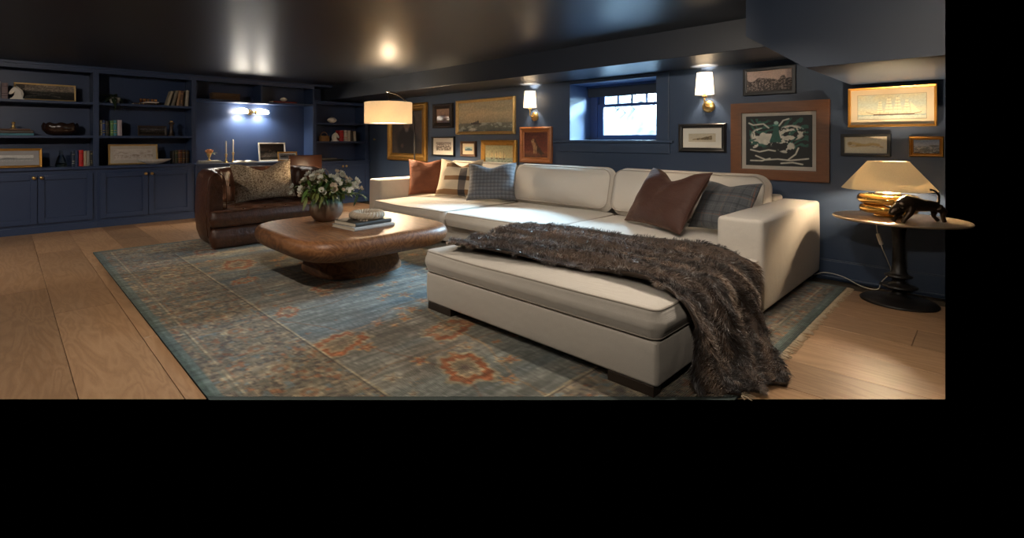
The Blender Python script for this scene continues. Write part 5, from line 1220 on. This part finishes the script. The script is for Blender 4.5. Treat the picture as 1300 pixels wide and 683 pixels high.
def disc(z0, z1, r): 
    h2 = (z1-z0)/2; return [(.06, z0)]+[(r-h2+h2*math.cos(t), (z0+z1)/2+h2*math.sin(t)) for t in [-PI/2+PI*i/10 for i in range(11)]]+[(.06, z1)]
G().lathe(disc(.028, .092, .175), 56).ob('glass_disc', AMB, tl, smooth=True); G().lathe(disc(.096, .165, .188), 56).ob('glass_disc', AMB, tl, smooth=True)
G().lathe([(.075, .163), (.078, .172), (.07, .18), (.02, .185), (.012, .20), (.012, .27)], 30).ob('neck', M('silver_leaf', (.6, .5, .35), .3, .9), tl, smooth=True)
tubewall([(.282, .205), (.122, .415)], .002, 64).ob('lamp_shade', SHT, tl, smooth=True)
for k in range(3): G().tube([(0, 0, .40), (.12*math.cos(k*2.09), .12*math.sin(k*2.09), .412)], .003, 6).ob('spider_arm', BRASS, tl)
G().tube([(0, 0, .26), (0, 0, .402)], .004, 8).ob('harp', BRASS, tl)
G().ball((0, 0, .30), .03).ob('bulb', BULB, tl, smooth=True)
point('table_lamp_light', (0, 0, .30), 135, WARM, .035, tl)
BRZ = M('dark_bronze', (.045, .028, .016), .34, .7, var=.3, scale=15)
bu = thing('bull_figurine', 'dark bronze charging bull figurine on the side table', 'figurine', (-.372, 4.62, .621), R(50))
def bull():   # local +x towards the tail
    g = G()
    g.tube([(-.150, 0, .080), (-.125, 0, .098), (-.085, 0, .112), (-.04, 0, .108), (.01, 0, .098), (.055, 0, .096), (.085, 0, .092), (.105, 0, .078)], [.014, .034, .047, .044, .036, .033, .030, .016], 18)
    g.tube([(-.13, 0, .09), (-.165, 0, .068), (-.185, 0, .050)], [.03, .024, .014], 14)
    for s in (-1, 1):
        g.tube([(-.085, s*.024, .09), (-.098, s*.03, .055), (-.128, s*.03, .022), (-.140, s*.03, .004)], [.028, .018, .011, .012], 10)
        g.tube([(.085, s*.018, .088), (.115, s*.026, .062), (.108, s*.028, .032), (.128+.01*s, s*.028, .004)], [.028, .02, .011, .012], 10)
        g.tube([(-.158, s*.018, .082), (-.165, s*.042, .088), (-.185, s*.050, .10)], [.009, .007, .002], 8)
        g.tube([(-.145, s*.02, .088), (-.14, s*.04, .09)], [.008, .004], 8)
    return g.xf(Matrix.Translation((.03, 0, 0)) @ Matrix.Scale(1.2, 4))
o = bull().ob('body', BRZ, bu); rm = o.modifiers.new('remesh', 'REMESH'); rm.mode = 'VOXEL'; rm.voxel_size = .0045; rm.use_smooth_shade = True
s_ = o.modifiers.new('smooth', 'SMOOTH'); s_.iterations = 6; s_.factor = .6
G().tube([(.100, 0, .092), (.112, 0, .125), (.112, 0, .155), (.095, 0, .178), (.075, 0, .188), (.062, 0, .190)], [.010, .007, .006, .005, .005, .006], 10).xf(Matrix.Translation((.03, 0, 0)) @ Matrix.Scale(1.2, 4)).ob('tail', BRZ, bu, smooth=True)
cd = thing('lamp_cord', 'white lamp cord with inline switch hanging to the floor', 'cord', (-.62, 4.98, 0)); CW = M('white_plastic', (.62, .58, .50), .4)
pts = [(-.02, -.0, .615), (-.02, .02, .55), (-.01, .0, .47), (.02, -.02, .36), (.05, .02, .25), (.06, .08, .16), (.0, .12, .06), (-.02, .06, .008), (-.12, .08, .006), (-.25, .12, .05), (-.38, .15, .055), (-.46, .14, .02)]
pv = [Vector(p) for p in pts]; G().tube([tuple(catm(pv, i/60)) for i in range(61)], .0035, 6).ob('cable', CW, cd, smooth=True)
G().box(-.013, .013, -.012, .012, -.045, .045).ob('inline_switch', CW, cd, bevel=.006, loc=(.005, -.01, .42), rot=(R(8), R(-14), 0))
# little knob on the navy wall by the bookcase
kn = G().lathe([(.008, 0), (.008, .02), (.02, .03), (.02, .04), (.001, .045)], 14).xf(Matrix.Rotation(R(90), 4, 'X')).ob('wall_hook', BRASS, smooth=True, loc=(-8.22, YW, 1.20), label='tiny round brass hook on the navy wall beside the corner bookcase', cat='hook')
# invented fill lights, built as recessed ceiling fixtures out of view
FILLS = ((-1.1, 2.7, 95, (-1.1, 2.7, 0), 150, 'above the ottoman'), (-2.9, .75, 120, (-2.9, .9, 0), 150, 'above the near edge of the rug'), (-4.2, -.9, 165, (-8.4, 1.0, 1.3), 100, 'aimed at the left bookcases'),
       (-.2, .2, 110, (-.6, 4.2, 1.3), 100, 'aimed at the side table corner'), (-1.6, 1.5, 210, (-4.0, 5.2, 1.3), 95, 'aimed at the pictures beside the window'), (-6.2, -1.3, 120, (-6.4, -.4, 0), 150, 'at the far left outside the frame'))
for x, y, p, aim, ang, where in FILLS:
    dlg = thing('added_fill_light', 'round added fill light in the ceiling '+where, 'fill_light', (x, y, ZC), 0, 'added ceiling fill lights')
    G().lathe([(.055, -.002), (.075, -.006), (.078, 0), (.055, .0)], 28, cap0=False, cap1=False).ob('trim_ring', NAVYC, dlg, smooth=True)
    G().lathe([(.055, -.001), (.001, -.001)], 28, cap0=False).ob('lens', M('fill_lens', (1, .95, .85), .4, emit=(1, .82, .6), es=4), dlg)
    spot('fill_beam', (0, 0, -.02), p, (1, .88, .74), ang, .06, .9, dlg, tuple((Vector(aim)-Vector((x, y, ZC))).to_track_quat('-Z', 'Y').to_euler()))
